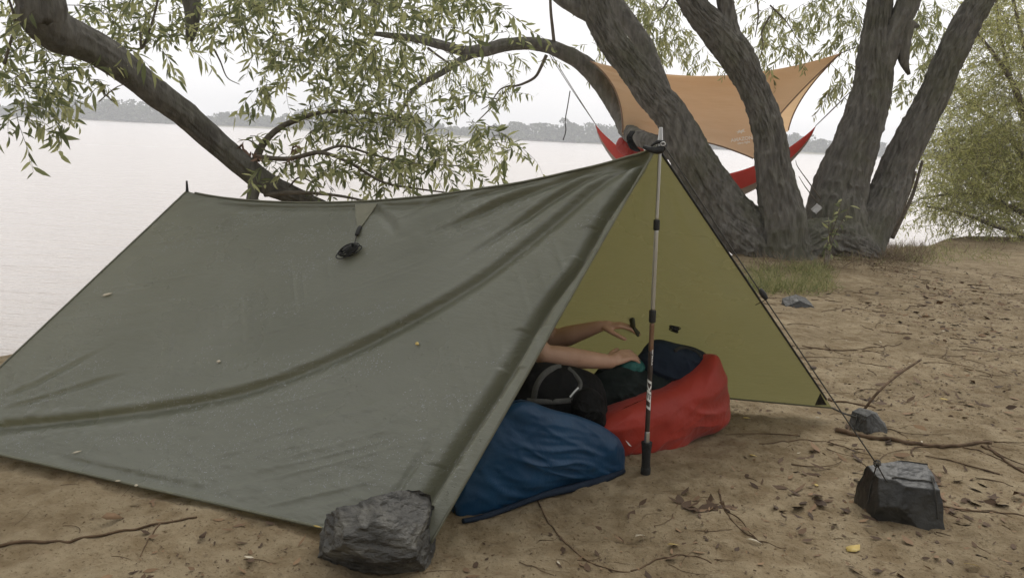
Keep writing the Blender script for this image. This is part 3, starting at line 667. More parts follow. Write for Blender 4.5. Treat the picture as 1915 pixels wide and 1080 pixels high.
# ------------------------------------------------------------------ feathery shrub on the right
rg = np.random.default_rng(31)
sb = np.array([8.6, 13.2, 0.0]); sb[2] = gz(sb)
sh2 = empty('shrub', sb); tag(sh2, 'feathery yellow-green shrub overhanging the water at right', 'shrub')
L = Leaves(); TW = Acc()
mains = [[(2060, 470), (1960, 455), (1870, 425), (1800, 400), (1730, 385)], [(2060, 470), (1950, 420), (1860, 375), (1790, 362), (1720, 372)],
         [(2060, 470), (1930, 350), (1850, 310), (1790, 290), (1760, 240)], [(2060, 470), (1915, 300), (1860, 230), (1800, 180), (1760, 120)],
         [(2060, 470), (1930, 240), (1890, 150), (1850, 90), (1800, 30)], [(2060, 470), (1960, 200), (1920, 100), (1900, 20), (1880, -60)],
         [(2060, 470), (1940, 300), (1900, 180), (1870, 60), (1860, -40)], [(2060, 470), (1960, 400), (1900, 330), (1850, 270), (1745, 262)]]
for mi, mp_ in enumerate(mains):
    Y0 = 12.6 + (mi % 4) * 0.5
    C = pl(*[(a, b, 13.2 + (Y0 - 13.2) * min(1, k / 2)) for k, (a, b) in enumerate(mp_)]); C[0] = sb + rg.normal(size=3) * [0.2, 0.2, 0]; C[0][2] = sb[2] - 0.1
    tube_obj('stem', C, np.linspace(.06, .012, len(C)), M['twig'], sh2, n=30, seg=8)
    cc = catmull(C, 40)
    for q in range(8, 40):
        for _ in range(3):
            P_ = spray(L, TW, cc[q] + rg.normal(size=3) * .12, rg.normal(size=3) * [1, .8, .8] + [-.4, 0, .1], rg.uniform(.5, 1.0), 16, rg.uniform(.1, 1.1), .095, .018, rg, tr=.0035, hang=0.3)
            spray(L, None, P_[3], rg.normal(size=3) + [-.2, 0, 0], rg.uniform(.3, .6), 14, .6, .095, .018, rg)
for cx, cy_, rx, ry, n in [(1880, 300, 75, 60, 260), (1850, 210, 65, 50, 130), (1890, 110, 60, 60, 130), (1815, 290, 65, 55, 170), (1880, 20, 60, 40, 100), (1840, 370, 90, 28, 130), (1790, 190, 45, 60, 60), (1770, 320, 45, 40, 60)]:
    for _ in range(n):
        a = rg.uniform(0, 2 * PI); q = math.sqrt(rg.uniform())
        spray(L, TW, at(cx + rx * q * math.cos(a), cy_ + ry * q * math.sin(a), rg.uniform(12.2, 14.5)), rg.normal(size=3) + [-.2, 0, 0], rg.uniform(.4, .8), 20, rg.uniform(.1, .9), .095, .018, rg, tr=.003, hang=0.3)
tag(obj('leaves', leaf_mesh('leaves', L.arr()), M['leaf_s'], sh2), kind='stuff')
tag(obj('twigs', TW.mesh('twigs'), M['twig'], sh2), kind='stuff')

# ------------------------------------------------------------------ grass
def blades(spots, hmin, hmax, lean, rg, wd=0.005):
    A = []
    for (p, n, r) in spots:
        for _ in range(n):
            a = rg.uniform(0, 2 * PI); q = r * math.sqrt(rg.uniform()); x_, y_ = p[0] + q * math.cos(a), p[1] + q * math.sin(a)
            d = np.array([rg.normal() * lean, rg.normal() * lean, 1.0])
            A.append((x_, y_, 0, *unit(d), *unit(rg.normal(size=3) * [1, 1, .2] + [0, -1, 0]), rg.uniform(hmin, hmax), wd * rg.uniform(.7, 1.5)))
    A = np.array(A); A[:, 2] = ground_h(A[:, 0], A[:, 1]) - 0.01
    return A
rg = np.random.default_rng(41)
sp_ = [(onground(rg.uniform(1385, 1545), rg.uniform(497, 552)), 34, .15) for _ in range(80)] + [(onground(rg.uniform(1540, 1900), rg.uniform(462, 494)), 24, .2) for _ in range(46)]
tag(obj('grass', leaf_mesh('grass', blades(sp_, .03, .17, .85, rg, .004), 0.45), M['grass']), 'green grass tufts around the foot of the right-hand willow', 'grass', kind='stuff')
sp_ = [(onground(rg.uniform(1590, 1720), rg.uniform(452, 492)), 40, .2) for _ in range(70)] + [(onground(rg.uniform(1400, 1700), rg.uniform(482, 512)), 14, .2) for _ in range(36)] + [(onground(rg.uniform(1680, 1900), rg.uniform(448, 470)), 10, .25) for _ in range(30)]
tag(obj('dry_grass', leaf_mesh('dry_grass', blades(sp_, .04, .19, .8, rg, .004), 0.3), M['drygrass']), 'brown dry stalks at the base of the willow and along the bank', 'grass', kind='stuff')

# ------------------------------------------------------------------ unseen wood assumed behind the viewpoint, added to shade the near sand
rg = np.random.default_rng(43); acc = Acc()
for k in range(15):
    x0 = -13 + k * 1.9 + rg.uniform(-.5, .5); y0 = -4.2 + rg.uniform(-2.5, .8) + .02 * (x0 - 1) ** 2; hh = rg.uniform(6, 8.5)
    acc.tube([(x0, y0, -.2), (x0 + .1, y0, 2), (x0, y0 - .1, hh * .8)], [.16, .12, .04], n=10, seg=7)
    lob = rg.normal(size=(12, 3)) * [.8, .8, hh * .22] + [x0, y0, hh * .5]; n = 300; q = rg.integers(0, 12, n); d = unit_rows(rg.normal(size=(n, 3)))
    c_ = lob[q] + d * rg.uniform(.3, 1, n)[:, None] * [.9, .9, 1.0]; c_[:, 2] = np.clip(c_[:, 2], .4, hh); acc.add(*clump_faces(c_, rg.uniform(.14, .28, n), rg))
tag(obj('added_shade_wood', acc.mesh('added_shade_wood', False), M['far']), 'unseen wood of young trees added behind the viewpoint for shade', 'woodland', kind='stuff')

# ------------------------------------------------------------------ green tarp shelter
APEX = at(1228, 273, 2.92)
C_ = atz(350, 357, 0.90); A_ = atz(797, 1030, 0.025); B_ = atz(-139, 818, 0.03)
R_ = atz(1556, 762, 0.055); D_ = np.array([-0.53, 4.03, 0.04])
tarp = empty('tarp_shelter', (APEX[0], APEX[1], 0.0))
tag(tarp, 'wet olive-green tarp pitched as an A-frame shelter over the packs', 'tarp')
def sag(u): return 0.112 * (4 * u * (1 - u)) ** 0.85
def left_base(u, v):
    u = u[..., None]; v = v[..., None]
    P = (1 - v) * ((1 - u) * APEX + u * C_) + v * ((1 - u) * A_ + u * B_)
    P = P - np.array([0, 0, 1.0]) * sag(u) * (1 - v) ** 1.3
    return P
LNOR = unit(np.cross(C_ - APEX, A_ - APEX)); LNOR = LNOR if LNOR[1] < 0 else -LNOR
_uu, _vv = np.meshgrid(np.linspace(0, 1, 160), np.linspace(0, 1, 160), indexing='ij')
_pp, _ = proj(left_base(_uu, _vv).reshape(-1, 3))
def uv_of(px, py):
    k = np.argmin((_pp[:, 0] - px) ** 2 + (_pp[:, 1] - py) ** 2); return _uu.ravel()[k], _vv.ravel()[k]
LU, LV = 2.17, 1.5
def fold(U, Vv, pts, depth, w_up, w_dn, fade=(0.0, 0.0), ridge=0.35):
    q = np.array([uv_of(*p) for p in pts]) * [LU, LV]
    q = catmull(np.hstack([q, np.zeros((len(q), 1))]), 60)[:, :2]
    X = np.stack([U * LU, Vv * LV], -1).reshape(-1, 2)
    best = np.full(len(X), 9.0); sg = np.zeros(len(X)); tt = np.zeros(len(X))
    for k in range(len(q) - 1):
        a, b = q[k], q[k + 1]; ab = b - a; L2 = ab @ ab + 1e-12
        t = np.clip(((X - a) @ ab) / L2, 0, 1); dv = X - (a + t[:, None] * ab); d = np.hypot(dv[:, 0], dv[:, 1])
        mk = d < best; best = np.where(mk, d, best); tt = np.where(mk, (k + t) / (len(q) - 1), tt)
        sg = np.where(mk, dv[:, 1], sg)
    wd = np.where(sg < 0, w_up, w_dn)
    f = -np.exp(-(best / wd) ** 2) + ridge * np.exp(-((best - 2.0 * w_up) / (1.2 * w_up)) ** 2) * (sg < 0)
    env = np.ones(len(X))
    if fade[0]: env *= sstep(0, fade[0], tt)
    if fade[1]: env *= sstep(0, fade[1], 1 - tt)
    return (depth * f * env).reshape(U.shape)
NU, NV = 420, 300
U, Vv = np.meshgrid(np.linspace(0, 1, NU), np.linspace(0, 1, NV), indexing='ij')
S = left_base(U, Vv)
disp = -0.045 * 4 * U * (1 - U) * 4 * Vv * (1 - Vv)
disp += fold(U, Vv, [(2, 792), (150, 776), (300, 752), (450, 716), (600, 662), (750, 592), (880, 518), (1000, 434), (1100, 357), (1170, 309), (1222, 276)], 0.024, 0.019, 0.050, (0.0, 0.03), 0.2)
disp += fold(U, Vv, [(758, 990), (788, 950), (858, 832), (939, 698), (1010, 588), (1077, 488), (1134, 400), (1187, 325), (1222, 278)], 0.050, 0.021, 0.024, (0.06, 0.05), 0.1)
disp += fold(U, Vv, [(760, 448), (860, 408), (960, 366), (1100, 316), (1220, 275)], 0.020, 0.014, 0.03, (0.4, 0.03))
disp += fold(U, Vv, [(820, 505), (960, 412), (1080, 343), (1220, 275)], 0.018, 0.014, 0.028, (0.5, 0.03))
disp += fold(U, Vv, [(790, 394), (940, 350), (1080, 309), (1220, 274)], 0.018, 0.012, 0.025, (0.4, 0.03))
disp += fold(U, Vv, [(380, 378), (520, 388), (640, 386), (690, 383)], 0.010, 0.010, 0.035, (0.2, 0.1), 0.2)
disp += fold(U, Vv, [(695, 382), (800, 378), (930, 348), (1060, 317)], 0.010, 0.010, 0.03, (0.1, 0.3), 0.2)
disp += fold(U, Vv, [(705, 388), (728, 412), (738, 440)], 0.012, 0.014, 0.02, (0.0, 0.4), 0.2)
disp += fold(U, Vv, [(2, 742), (70, 708), (140, 672), (220, 628)], 0.008, 0.010, 0.016, (0.1, 0.5))
disp += fold(U, Vv, [(2, 764), (90, 735), (180, 706), (280, 680)], 0.007, 0.010, 0.016, (0.1, 0.5))
disp += fold(U, Vv, [(730, 940), (765, 885), (800, 820), (835, 760)], 0.008, 0.012, 0.014, (0.2, 0.6))
disp += fold(U, Vv, [(40, 835), (180, 872), (330, 905), (480, 935)], 0.006, 0.012, 0.03, (0.3, 0.4))
Pn = xyz(U * LU * 3.0, Vv * LV * 5.0, 0 * U)
disp += 0.006 * fbm(Pn, 3).reshape(U.shape)
for an_, f1_, f2_, am_, sd_ in ((0.45, 2.0, 26.0, .0030, 1.0), (-0.9, 3.0, 30.0, .0022, 5.0), (1.2, 3.0, 40.0, .0009, 9.0)):      # fine tension wrinkles
    a__ = U * LU * math.cos(an_) + Vv * LV * math.sin(an_); b__ = -U * LU * math.sin(an_) + Vv * LV * math.cos(an_)
    msk = sstep(-.05, .45, fbm(xyz(U * LU * 1.5 + sd_, Vv * LV * 1.5, 0 * U), 2)).reshape(U.shape)
    disp += am_ * msk * (1 - 2 * np.abs(vnoise(xyz(a__ * f1_ + sd_, b__ * f2_, 0 * U)))).reshape(U.shape)
low = sstep(0.5, 0.95, Vv) * sstep(0.02, 0.2, U)
disp += 0.0035 * low * fbm(xyz(U * LU * 22, Vv * LV * 34, 0 * U), 3).reshape(U.shape)
edge = np.minimum(np.minimum(U, 1 - U) * LU, np.minimum(Vv, 1 - Vv) * LV)
disp *= sstep(-0.01, 0.03, edge)
S = S + disp[..., None] * LNOR
left_me = mesh_np('side_panel', S.reshape(-1, 3), grid_faces(NU, NV))
left_panel = obj('side_panel', left_me, M['tarp'], tarp); left_panel['label'] = 'wet creased near side of the tarp'
# right panel
RNOR = unit(np.cross(C_ - APEX, R_ - APEX)); RNOR = RNOR if RNOR[0] > 0 else -RNOR
U2, V2 = np.meshgrid(np.linspace(0, 1, 160), np.linspace(0, 1, 120), indexing='ij')
u_, v_ = U2[..., None], V2[..., None]
S2 = (1 - v_) * ((1 - u_) * APEX + u_ * C_) + v_ * ((1 - u_) * R_ + u_ * D_)
S2 = S2 - np.array([0, 0, 1.0]) * sag(u_) * (1 - v_) ** 1.3
d2 = -0.05 * 4 * U2 * (1 - U2) * 4 * V2 * (1 - V2) + 0.010 * fbm(xyz(U2 * 5, V2 * 3, 0 * U2 + 3), 3).reshape(U2.shape)
rad = np.arctan2(V2 * LV, U2 * LU + 1e-6)
d2 += 0.008 * np.sin(rad * 26) * np.exp(-np.hypot(U2 * LU, V2 * LV) / 0.55) * sstep(0, 0.2, np.hypot(U2 * LU, V2 * LV))
d2 *= sstep(0, 0.06, np.minimum(np.minimum(U2, 1 - U2) * LU, np.minimum(V2, 1 - V2) * LV))
S2 = S2 + d2[..., None] * RNOR
right_me = mesh_np('side_panel', S2.reshape(-1, 3), grid_faces(160, 120)[:, ::-1])
right_panel = obj('side_panel', right_me, M['tarp'], tarp); right_panel['label'] = 'far side of the tarp seen from inside, glowing olive'
# raindrops beaded in streaks on the near side; pale colour paints in glints
rg = np.random.default_rng(61)
u_d = rg.uniform(.02, .98, 30000); v_d = rg.uniform(.03, .985, 30000)
dn = fbm(xyz(u_d * 7 + v_d * 3, v_d * 16 - u_d * 5, 0 * u_d), 3) + .35 * sstep(.55, .95, v_d) + .1 * rg.normal(size=30000)
kp = np.where(dn > .28)[0][:7000]; iu = (u_d[kp] * (NU - 1)).astype(int); iv = (v_d[kp] * (NV - 1)).astype(int)
Pd = S[iu, iv]; t1_ = unit(C_ - APEX); t2_ = np.cross(LNOR, t1_); an = rg.normal(.35, .7, len(kp)); a_ = np.cos(an)[:, None] * t1_ + np.sin(an)[:, None] * t2_; b_ = np.cross(LNOR, a_)
ld = rg.gamma(1.4, .0011, len(kp))[:, None] + .0005; wd_ = np.minimum(ld * .6, rg.uniform(.0006, .0013, len(kp))[:, None])
Vd = np.stack([Pd - a_ * ld, Pd - b_ * wd_, Pd + a_ * ld, Pd + b_ * wd_, Pd + LNOR * wd_ * .9], 1).reshape(-1, 3) + LNOR * .0006
bd = np.arange(len(kp))[:, None] * 5
Td = np.vstack([bd + np.array([[k, (k + 1) % 4, 4]]) for k in range(4)])
tag(obj('glint_drops', mesh_np('glint_drops', Vd, None, Td), M['drop'], tarp), kind='stuff')
# hems
for nm, C, pn in (('hem', S[0, :, :], left_panel), ('hem', S[:, -1, :], left_panel), ('hem', S[-1, :, :], left_panel), ('hem', S2[:, -1, :], right_panel), ('hem', S2[-1, :, :], right_panel)):
    tube_obj(nm, C[::6], .0045, M['hem'], pn, n=80, seg=6)
ridge_c = S[:, 0, :][::10] + [0, 0, 0.002]
tube_obj('ridge_seam', ridge_c, .005, M['hem'], tarp, n=80, seg=6)
tube_obj('edge_binding', S2[0, :, :][::6], .0045, M['black'], right_panel, n=80, seg=8)
bvL = BVHTree.FromPolygons([tuple(v) for v in S.reshape(-1, 3)], grid_faces(NU, NV).tolist())
bvR = BVHTree.FromPolygons([tuple(v) for v in S2.reshape(-1, 3)], grid_faces(160, 120).tolist())
def hit(bv, px, py, off=0.0):
    d = unit(ray(px, py)); h = bv.ray_cast(Vector(CAM), Vector(d))
    if h[0] is not None: return np.array(h[0]) - d * off
    best = None                                   # a miss: nearest surface point to the sight line
    for t in np.linspace(1.5, 14, 260):
        q = bv.find_nearest(Vector(CAM + d * t))
        if q[0] is not None and (best is None or q[3] < best[1]): best = (np.array(q[0]), q[3])
    return best[0] - d * off
def poly_on(bv, pts, off, name, matl, parent, thick=0.0025):
    T = []; P_ = [hit(bv, *q, off) for q in pts]; P_ = [q for q in P_ if q is not None]
    n = len(P_)
    if n < 3: print('NOHIT', name); return None
    nn = unit(np.cross(P_[1] - P_[0], P_[-1] - P_[0])); nn = nn if nn @ (CAM - P_[0]) > 0 else -nn
    V = np.array(P_ + [q - nn * thick for q in P_])
    c0 = V[:n].mean(0); c1 = V[n:].mean(0); V = np.vstack([V, c0, c1])
    T = []
    for k in range(n):
        k2 = (k + 1) % n; T += [(k, k2, 2 * n), (n + k2, n + k, 2 * n + 1), (k2, k, n + k), (k2, n + k, n + k2)]
    return obj(name, mesh_np(name, V, None, T, False), matl, parent)
# tie-out patch with loop, hanging bundle of cord
poly_on(bvL, [(664, 381), (706, 380), (694, 398), (678, 420), (670, 430), (665, 408)], 0.008, 'tie_out_patch', M['patch'], tarp)
patch_ = [o_ for o_ in tarp.children if o_.name.startswith('tie_out_patch')][0]
pa, pb = hit(bvL, 674, 424, .008), hit(bvL, 667, 440, .012)
tube_obj('webbing_loop', [pa, (pa + pb) / 2 + LNOR * .003, pb], [.008, .009, .008], M['black'], patch_, n=8, seg=6)
def bundle(name, ctr, nor, long_dir, ln, wd, matl, parent=None, seed=1, turns=9):
    rg_ = np.random.default_rng(seed); a = unit(long_dir - nor * (np.dot(long_dir, nor))); b = np.cross(nor, a); ac = Acc()
    for k in range(turns):
        t = np.linspace(0, 2 * PI, 22)
        o1, o2, o3 = rg_.normal(size=3) * [ln * .10, wd * .16, wd * .2]; tw = rg_.normal() * .25
        aa = a * math.cos(tw) + b * math.sin(tw); bb = -a * math.sin(tw) + b * math.cos(tw)
        P_ = ctr + nor * (wd * .45 + o3) + (aa[None] * (ln / 2 * rg_.uniform(.75, 1.1) * np.cos(t) + o1)[:, None]) + bb[None] * (wd / 2 * rg_.uniform(.5, 1) * np.sin(t) + o2)[:, None]
        ac.tube(P_, [.0022] * 22, n=40, seg=5, caps=False)
    t = np.linspace(0, 6 * 2 * PI, 80)
    P_ = ctr + nor * wd * .4 + a * (np.linspace(-.18, .22, 80) * ln)[:, None] + b * (wd * .42 * np.cos(t))[:, None] + nor * (wd * .42 * np.sin(t))[:, None]
    ac.tube(P_, [.0024] * 80, n=120, seg=5, caps=False)
    return obj(name, ac.mesh(name), matl, parent)
bc = hit(bvL, 657, 471, .008)
ldir = hit(bvL, 678, 463, .008) - hit(bvL, 637, 480, .008)
tag(place(bundle('cord_bundle', bc, LNOR, ldir, .085, .038, M['black']), bc), 'black bundle of cord hanging from the patch on the ridge', 'cord')
tube_obj('tie_cord', [pb, hit(bvL, 664, 452, .012), hit(bvL, 661, 462, .02)], .0022, M['cord'], tarp, n=10, seg=5)
b2 = hit(bvR, 1262, 612, .004)
ldr = hit(bvR, 1268, 614, .004) - hit(bvR, 1256, 609, .004)
tag(place(bundle('cord_bundle', b2, -RNOR, ldr, .042, .022, M['black'], seed=4, turns=6), b2), 'tiny black cord bundle on the glowing inner face of the tarp', 'cord')
# corner reinforcements
poly_on(bvR, [(1524, 757), (1546, 757), (1534, 735)], 0.004, 'corner_patch', M['black'], right_panel)
ac = Acc(); ac.tube([APEX + [-.045, .0, -.004], APEX + [-.015, -.012, -.014], APEX + [.012, -.015, -.012], APEX + [.03, -.006, .008]], [.006, .011, .013, .007], n=20, seg=12)
ac.tube([APEX + [-.02, -.012, .0], APEX + [.0, -.02, .014], APEX + [.024, -.014, .016]], [.004, .006, .004], n=14, seg=8)
obj('apex_webbing', ac.mesh('apex_webbing'), M['black'], tarp)
th_ = np.linspace(0, 2 * PI, 20)
ring = APEX + np.stack([.016 + .008 * np.cos(th_), -.03 + 0 * th_, .008 + .006 * np.sin(th_)], 1)
tube_obj('grommet_ring', ring, .0018, M['alu'], tarp, n=30, seg=6)

# ------------------------------------------------------------------ trekking pole (upside down, grip in the sand)
PB = onground(1207, 884); PT = at(1236, 238, PB[1] + 0.0)
pole = empty('trekking_pole', PB); tag(pole, 'upturned silver and black trekking pole propping the front of the tarp', 'pole')
def pp_(py): # pole axis point for an image row
    t = (885 - py) / (885 - 238.0)
    lo, hi = 0.0, 1.0
    for _ in range(30):
        mid = (lo + hi) / 2; y = proj(PB + (PT - PB) * mid)[0][0, 1]
        if y > py: lo = mid
        else: hi = mid
    return PB + (PT - PB) * lo
def sect(name, y0, y1, r0, r1, mk, parent=pole, seg=18):
    a, b = pp_(y0), pp_(y1); return tube_obj(name, [a, a * .98 + b * .02, a * .02 + b * .98, b], [r0 * .92, r0, r1, r1 * .92], M[mk], parent, n=24, seg=seg)
g = tube_obj('grip', [PB - [0, 0, .03], PB + [0, 0, .015], pp_(870), pp_(850), pp_(838), pp_(826)], [.017, .019, .0165, .0165, .0185, .021], M['foam'], pole, n=40, seg=18, bumpy=.04)
shaft_ = sect('lower_shaft', 827, 655, .0088, .0088, 'shaft'); sect('reflection_band', 656, 604, .0089, .0089, 'reflect_tint')  # the second section is a painted reflection along the shaft
sect('grip_collar', 827, 806, .0098, .0095, 'alu')
sect('lower_clamp', 602, 580, .0125, .0125, 'black'); sect('middle_shaft', 581, 428, .0078, .0078, 'alu'); sect('upper_clamp', 430, 411, .0112, .0112, 'black')
sect('upper_shaft', 412, 268, .0062, .0058, 'alu'); sect('pole_tip', 268, 238, .0098, .0062, 'alu')
def text_mesh(body, size, shear=0.0):
    cu = bpy.data.curves.new('t', 'FONT'); cu.body = body; cu.size = size; cu.shear = shear; cu.align_x = 'CENTER'; cu.align_y = 'CENTER'; cu.resolution_u = 3; cu.offset = size * 0.035
    o = bpy.data.objects.new('t', cu); col.objects.link(o)
    me = bpy.data.meshes.new_from_object(o.evaluated_get(bpy.context.evaluated_depsgraph_get()))
    bpy.data.objects.remove(o)
    bm = bmesh.new(); bm.from_mesh(me); bmesh.ops.triangulate(bm, faces=bm.faces)
    for _ in range(4):                      # short edges, so the print can follow a curved surface
        lg = [e for e in bm.edges if e.calc_length() > size * .09]
        if lg: bmesh.ops.subdivide_edges(bm, edges=lg, cuts=1); bmesh.ops.triangulate(bm, faces=bm.faces)
    bm.to_mesh(me); bm.free(); return me
def wrap_text(body, y_lo, y_hi, hgt, name, shift=0.0):
    me = text_mesh(body, 1.0, 0.25); n = len(me.vertices); co = np.zeros(n * 3); me.vertices.foreach_get('co', co); co = co.reshape(-1, 3)
    co[:, 0] -= (co[:, 0].min() + co[:, 0].max()) / 2; co[:, 1] -= (co[:, 1].min() + co[:, 1].max()) / 2
    co[:, 0] /= np.ptp(co[:, 0]); co[:, 1] /= np.ptp(co[:, 1])
    a, b = pp_(y_lo), pp_(y_hi); ax = unit(b - a); ln = np.linalg.norm(b - a); mid = (a + b) / 2
    front = unit((CAM - mid) - ax * ((CAM - mid) @ ax)); rt = unit(np.cross(ax, front)) ; rt = rt if rt[0] > 0 else -rt
    r = .0094; ang = -co[:, 1] * hgt / r + shift          # letter tops to the left
    P_ = mid + ax * (co[:, 0] * ln)[:, None] + r * (np.cos(ang)[:, None] * front + np.sin(ang)[:, None] * rt)
    me.vertices.foreach_set('co', P_.ravel().astype(np.float32)); me.update()
    return obj(name, me, M['print'], shaft_)
wrap_text('LEKI', 766, 707, .0175, 'printed_lettering')
wrap_text('TOUR', 682, 652, .006, 'printed_lettering', shift=0.75)

# rear pole under the far end of the ridge
RB = np.array([C_[0], C_[1], gz(C_)])
rp_ = empty('rear_pole', RB); tag(rp_, 'pole tip poking through the far low end of the tarp ridge', 'pole')
tube_obj('shaft', [RB - [0, 0, .04], C_ + [0, 0, -.01]], .008, M['alu'], rp_, n=8, seg=10)
tube_obj('pole_tip', [C_ + [0, 0, -.012], C_ + [0, 0, .012], C_ + [-.001, 0, .045]], [.008, .006, .004], M['black'], rp_, n=12, seg=10)

# ------------------------------------------------------------------ rocks
import bmesh
def rock(name, ctr, size, planes, matl, seed, rough=.02, rotz=0.0, lay=None):
    bm = bmesh.new(); bmesh.ops.create_icosphere(bm, subdivisions=6, radius=1.0)
    V = np.array([v.co[:] for v in bm.verts]); V = V / (np.abs(V).max(1) ** .75)[:, None] * 1.2
    for n_, d_ in planes:
        n_ = unit(n_); ex = V @ n_ - d_; V = V - np.clip(ex, 0, None)[:, None] * n_
    V = V + (rough * fbm(V * 2.2 + seed, 5, .55) / 1.0)[:, None] * unit_rows(V)
    if lay is not None:
        nl = unit(lay[0]); q = (V @ nl) * lay[1] + 0.8 * vnoise(V * 2 + seed)
        st = (np.floor(q) + sstep(0.55, 1.0, q - np.floor(q)) - q)
        V = V + (lay[2] * st)[:, None] * unit_rows(V)
    V = V * np.array(size) * .5; V[:, 2] -= V[:, 2].min()
    c, s = math.cos(rotz), math.sin(rotz); V[:, :2] = V[:, :2] @ np.array([[c, s], [-s, c]])
    for v, q in zip(bm.verts, V): v.co = q
    me = bpy.data.meshes.new(name); bm.to_mesh(me); bm.free()
    for p_ in me.polygons: p_.use_smooth = True
    o = obj(name, me, matl); o.location = ctr; return o
o = rock('rock', (-0.345, 2.17, -.02), (.29, .235, .235), [((-1, -.3, .25), .82), ((-.45, -.4, 1), .78), ((.55, -.45, .8), .72), ((1, -.2, .12), .9), ((.1, -1, .35), .72), ((.2, -.8, -.6), .8), ((-.5, -.7, -.55), .7), ((0, 0, -1), .8), ((0, 1, .2), .85), ((-.3, .6, .8), .85)],
         M['rock_l'], 4.0, .14, .1, ((.15, -.25, 1), 5.0, .05))
tag(o, 'big layered grey rock weighing down the near corner of the tarp', 'rock')
rc = onground(1682, 975); 
big_rock = rock('rock', (rc[0] + .03, rc[1] + .06, gz(rc) - .015), (.225, .19, .20), [((-1, -.1, .10), .93), ((1, -.1, .14), .93), ((.05, -1, .28), .80), ((-.72, -.75, .42), .86), ((.10, -.34, 1), .76), ((-.3, -.2, 1), .86), ((0, 0, -1), .8), ((0, 1, .25), .85), ((-.5, -.9, -.25), .95)],
         M['rock_d'], 9.0, .06)
tag(big_rock, 'wet dark blocky rock with a cord tied round it, right foreground', 'rock')
rs = onground(1632, 806)
small_rock = rock('rock', (rs[0], rs[1] + .05, gz(rs) - .012), (.118, .11, .11), [((-1, -.2, .1), .72), ((.75, -.2, .75), .82), ((.2, -1, .35), .85), ((.25, .1, 1), .80), ((-.5, 0, 1), .82), ((1, .1, .3), .92), ((.5, -.6, .6), .85), ((0, 0, -1), .7)], M['rock_g'], 14.0, .10)
tag(small_rock, 'small grey stone holding the far corner line beside a leaning stick', 'stone')
rk = onground(1497, 574)
tag(rock('rock', (rk[0], rk[1] + .05, gz(rk) - .015), (.20, .13, .12), [((-.6, -.3, 1), .5), ((.5, -.3, 1), .45), ((0, -1, .4), .7), ((1, 0, .3), .9), ((0, 0, -1), .6)], M['rock_d'], 19.0, .12), 'flat black stone lying on sand before the grass tuft', 'stone')

# ------------------------------------------------------------------ guy lines
knot = at(1640, 868, 2.60)
gl = empty('guy_line', knot); tag(gl, 'dark guy line from the front pole tip down to the blocky rock', 'cord')
gtop = APEX + [.02, -.02, .005]
tube_obj('line', [gtop, gtop * .5 + knot * .5 - [0, 0, .006], knot], .0024, M['cord'], gl, n=24, seg=6)
tq = lambda t: gtop + (knot - gtop) * t
def t_at(px):
    ts = np.linspace(0, 1, 400); q = proj(np.array([tq(t) for t in ts]))[0]; return ts[np.argmin(abs(q[:, 0] - px))]
ta, tb = t_at(1421), t_at(1434)
tube_obj('tensioner', [tq(ta), tq(ta * .7 + tb * .3), tq(ta * .3 + tb * .7), tq(tb)], [.006, .0095, .0095, .006], M['black'], gl, n=14, seg=10)
bp_ = S2[0, int(120 * .545)]
tube_obj('link_cord', [tq(tb), (tq(tb) + at(1414, 569, 3.25)) / 2, at(1413, 570, 3.3)], .0018, M['cord'], gl, n=8, seg=5)
bvB = None
def obj_bvh(o):
    me = o.data; V = [tuple(o.matrix_basis @ v.co) for v in me.vertices]; return BVHTree.FromPolygons(V, [tuple(p.vertices) for p in me.polygons])
bpy.context.view_layer.update()
bvB = obj_bvh(big_rock)
def drape(bv, px_pts, off):
    P_ = [hit(bv, a, b, off) for a, b in px_pts]; return np.array([q for q in P_ if q is not None])
top_c = np.array([bvB.ray_cast(Vector((xx, big_rock.location.y - .03 + .0 * k, 1)), Vector((0, 0, -1)))[0] or (xx, big_rock.location.y, .15) for k, xx in enumerate(np.linspace(big_rock.location.x - .075, big_rock.location.x + .085, 9))]) + [0, 0, .003]
loopc = np.vstack([knot, top_c, drape(bvB, [(1742, 890), (1748, 915), (1752, 945), (1754, 970)], .004)])
tube_obj('tie_loop', loopc, .0022, M['cord'], gl, n=60, seg=6)
tube_obj('tie_loop', np.vstack([knot, drape(bvB, [(1632, 893), (1628, 908), (1622, 940)], .004)]), .0022, M['cord'], gl, n=24, seg=6)
ac = Acc()
for k in range(4):
    t = np.linspace(0, 2 * PI, 14); a = rg.normal(size=3); a = unit(a); b = unit(np.cross(a, rg.normal(size=3)))
    ac.tube(knot + [0, 0, .004] + (a[None] * np.cos(t)[:, None] + b[None] * np.sin(t)[:, None]) * .011, [.0024] * 14, n=24, seg=5, caps=False)
obj('knot', ac.mesh('knot'), M['cord'], gl)
cl = empty('corner_line', small_rock.location); tag(cl, 'short dark cord tying the far tarp corner to the small stone', 'cord')
bvS = obj_bvh(small_rock)
sR = drape(bvS, [(1604, 780), (1610, 770)], .004)
tube_obj('line', np.vstack([R_, (R_ + sR[0]) / 2 - [0, 0, .005], sR[0]]), .004, M['cord'], cl, n=14, seg=6)
for off in ((1606, 772, 1612, 800), (1603, 775, 1596, 806)):
    q = drape(bvS, [(off[0], off[1])], .004); e = onground(off[2], off[3]); 
    tube_obj('tie_loop', np.vstack([q, e + [0, 0, .004]]), .003, M['cord'], cl, n=8, seg=5)

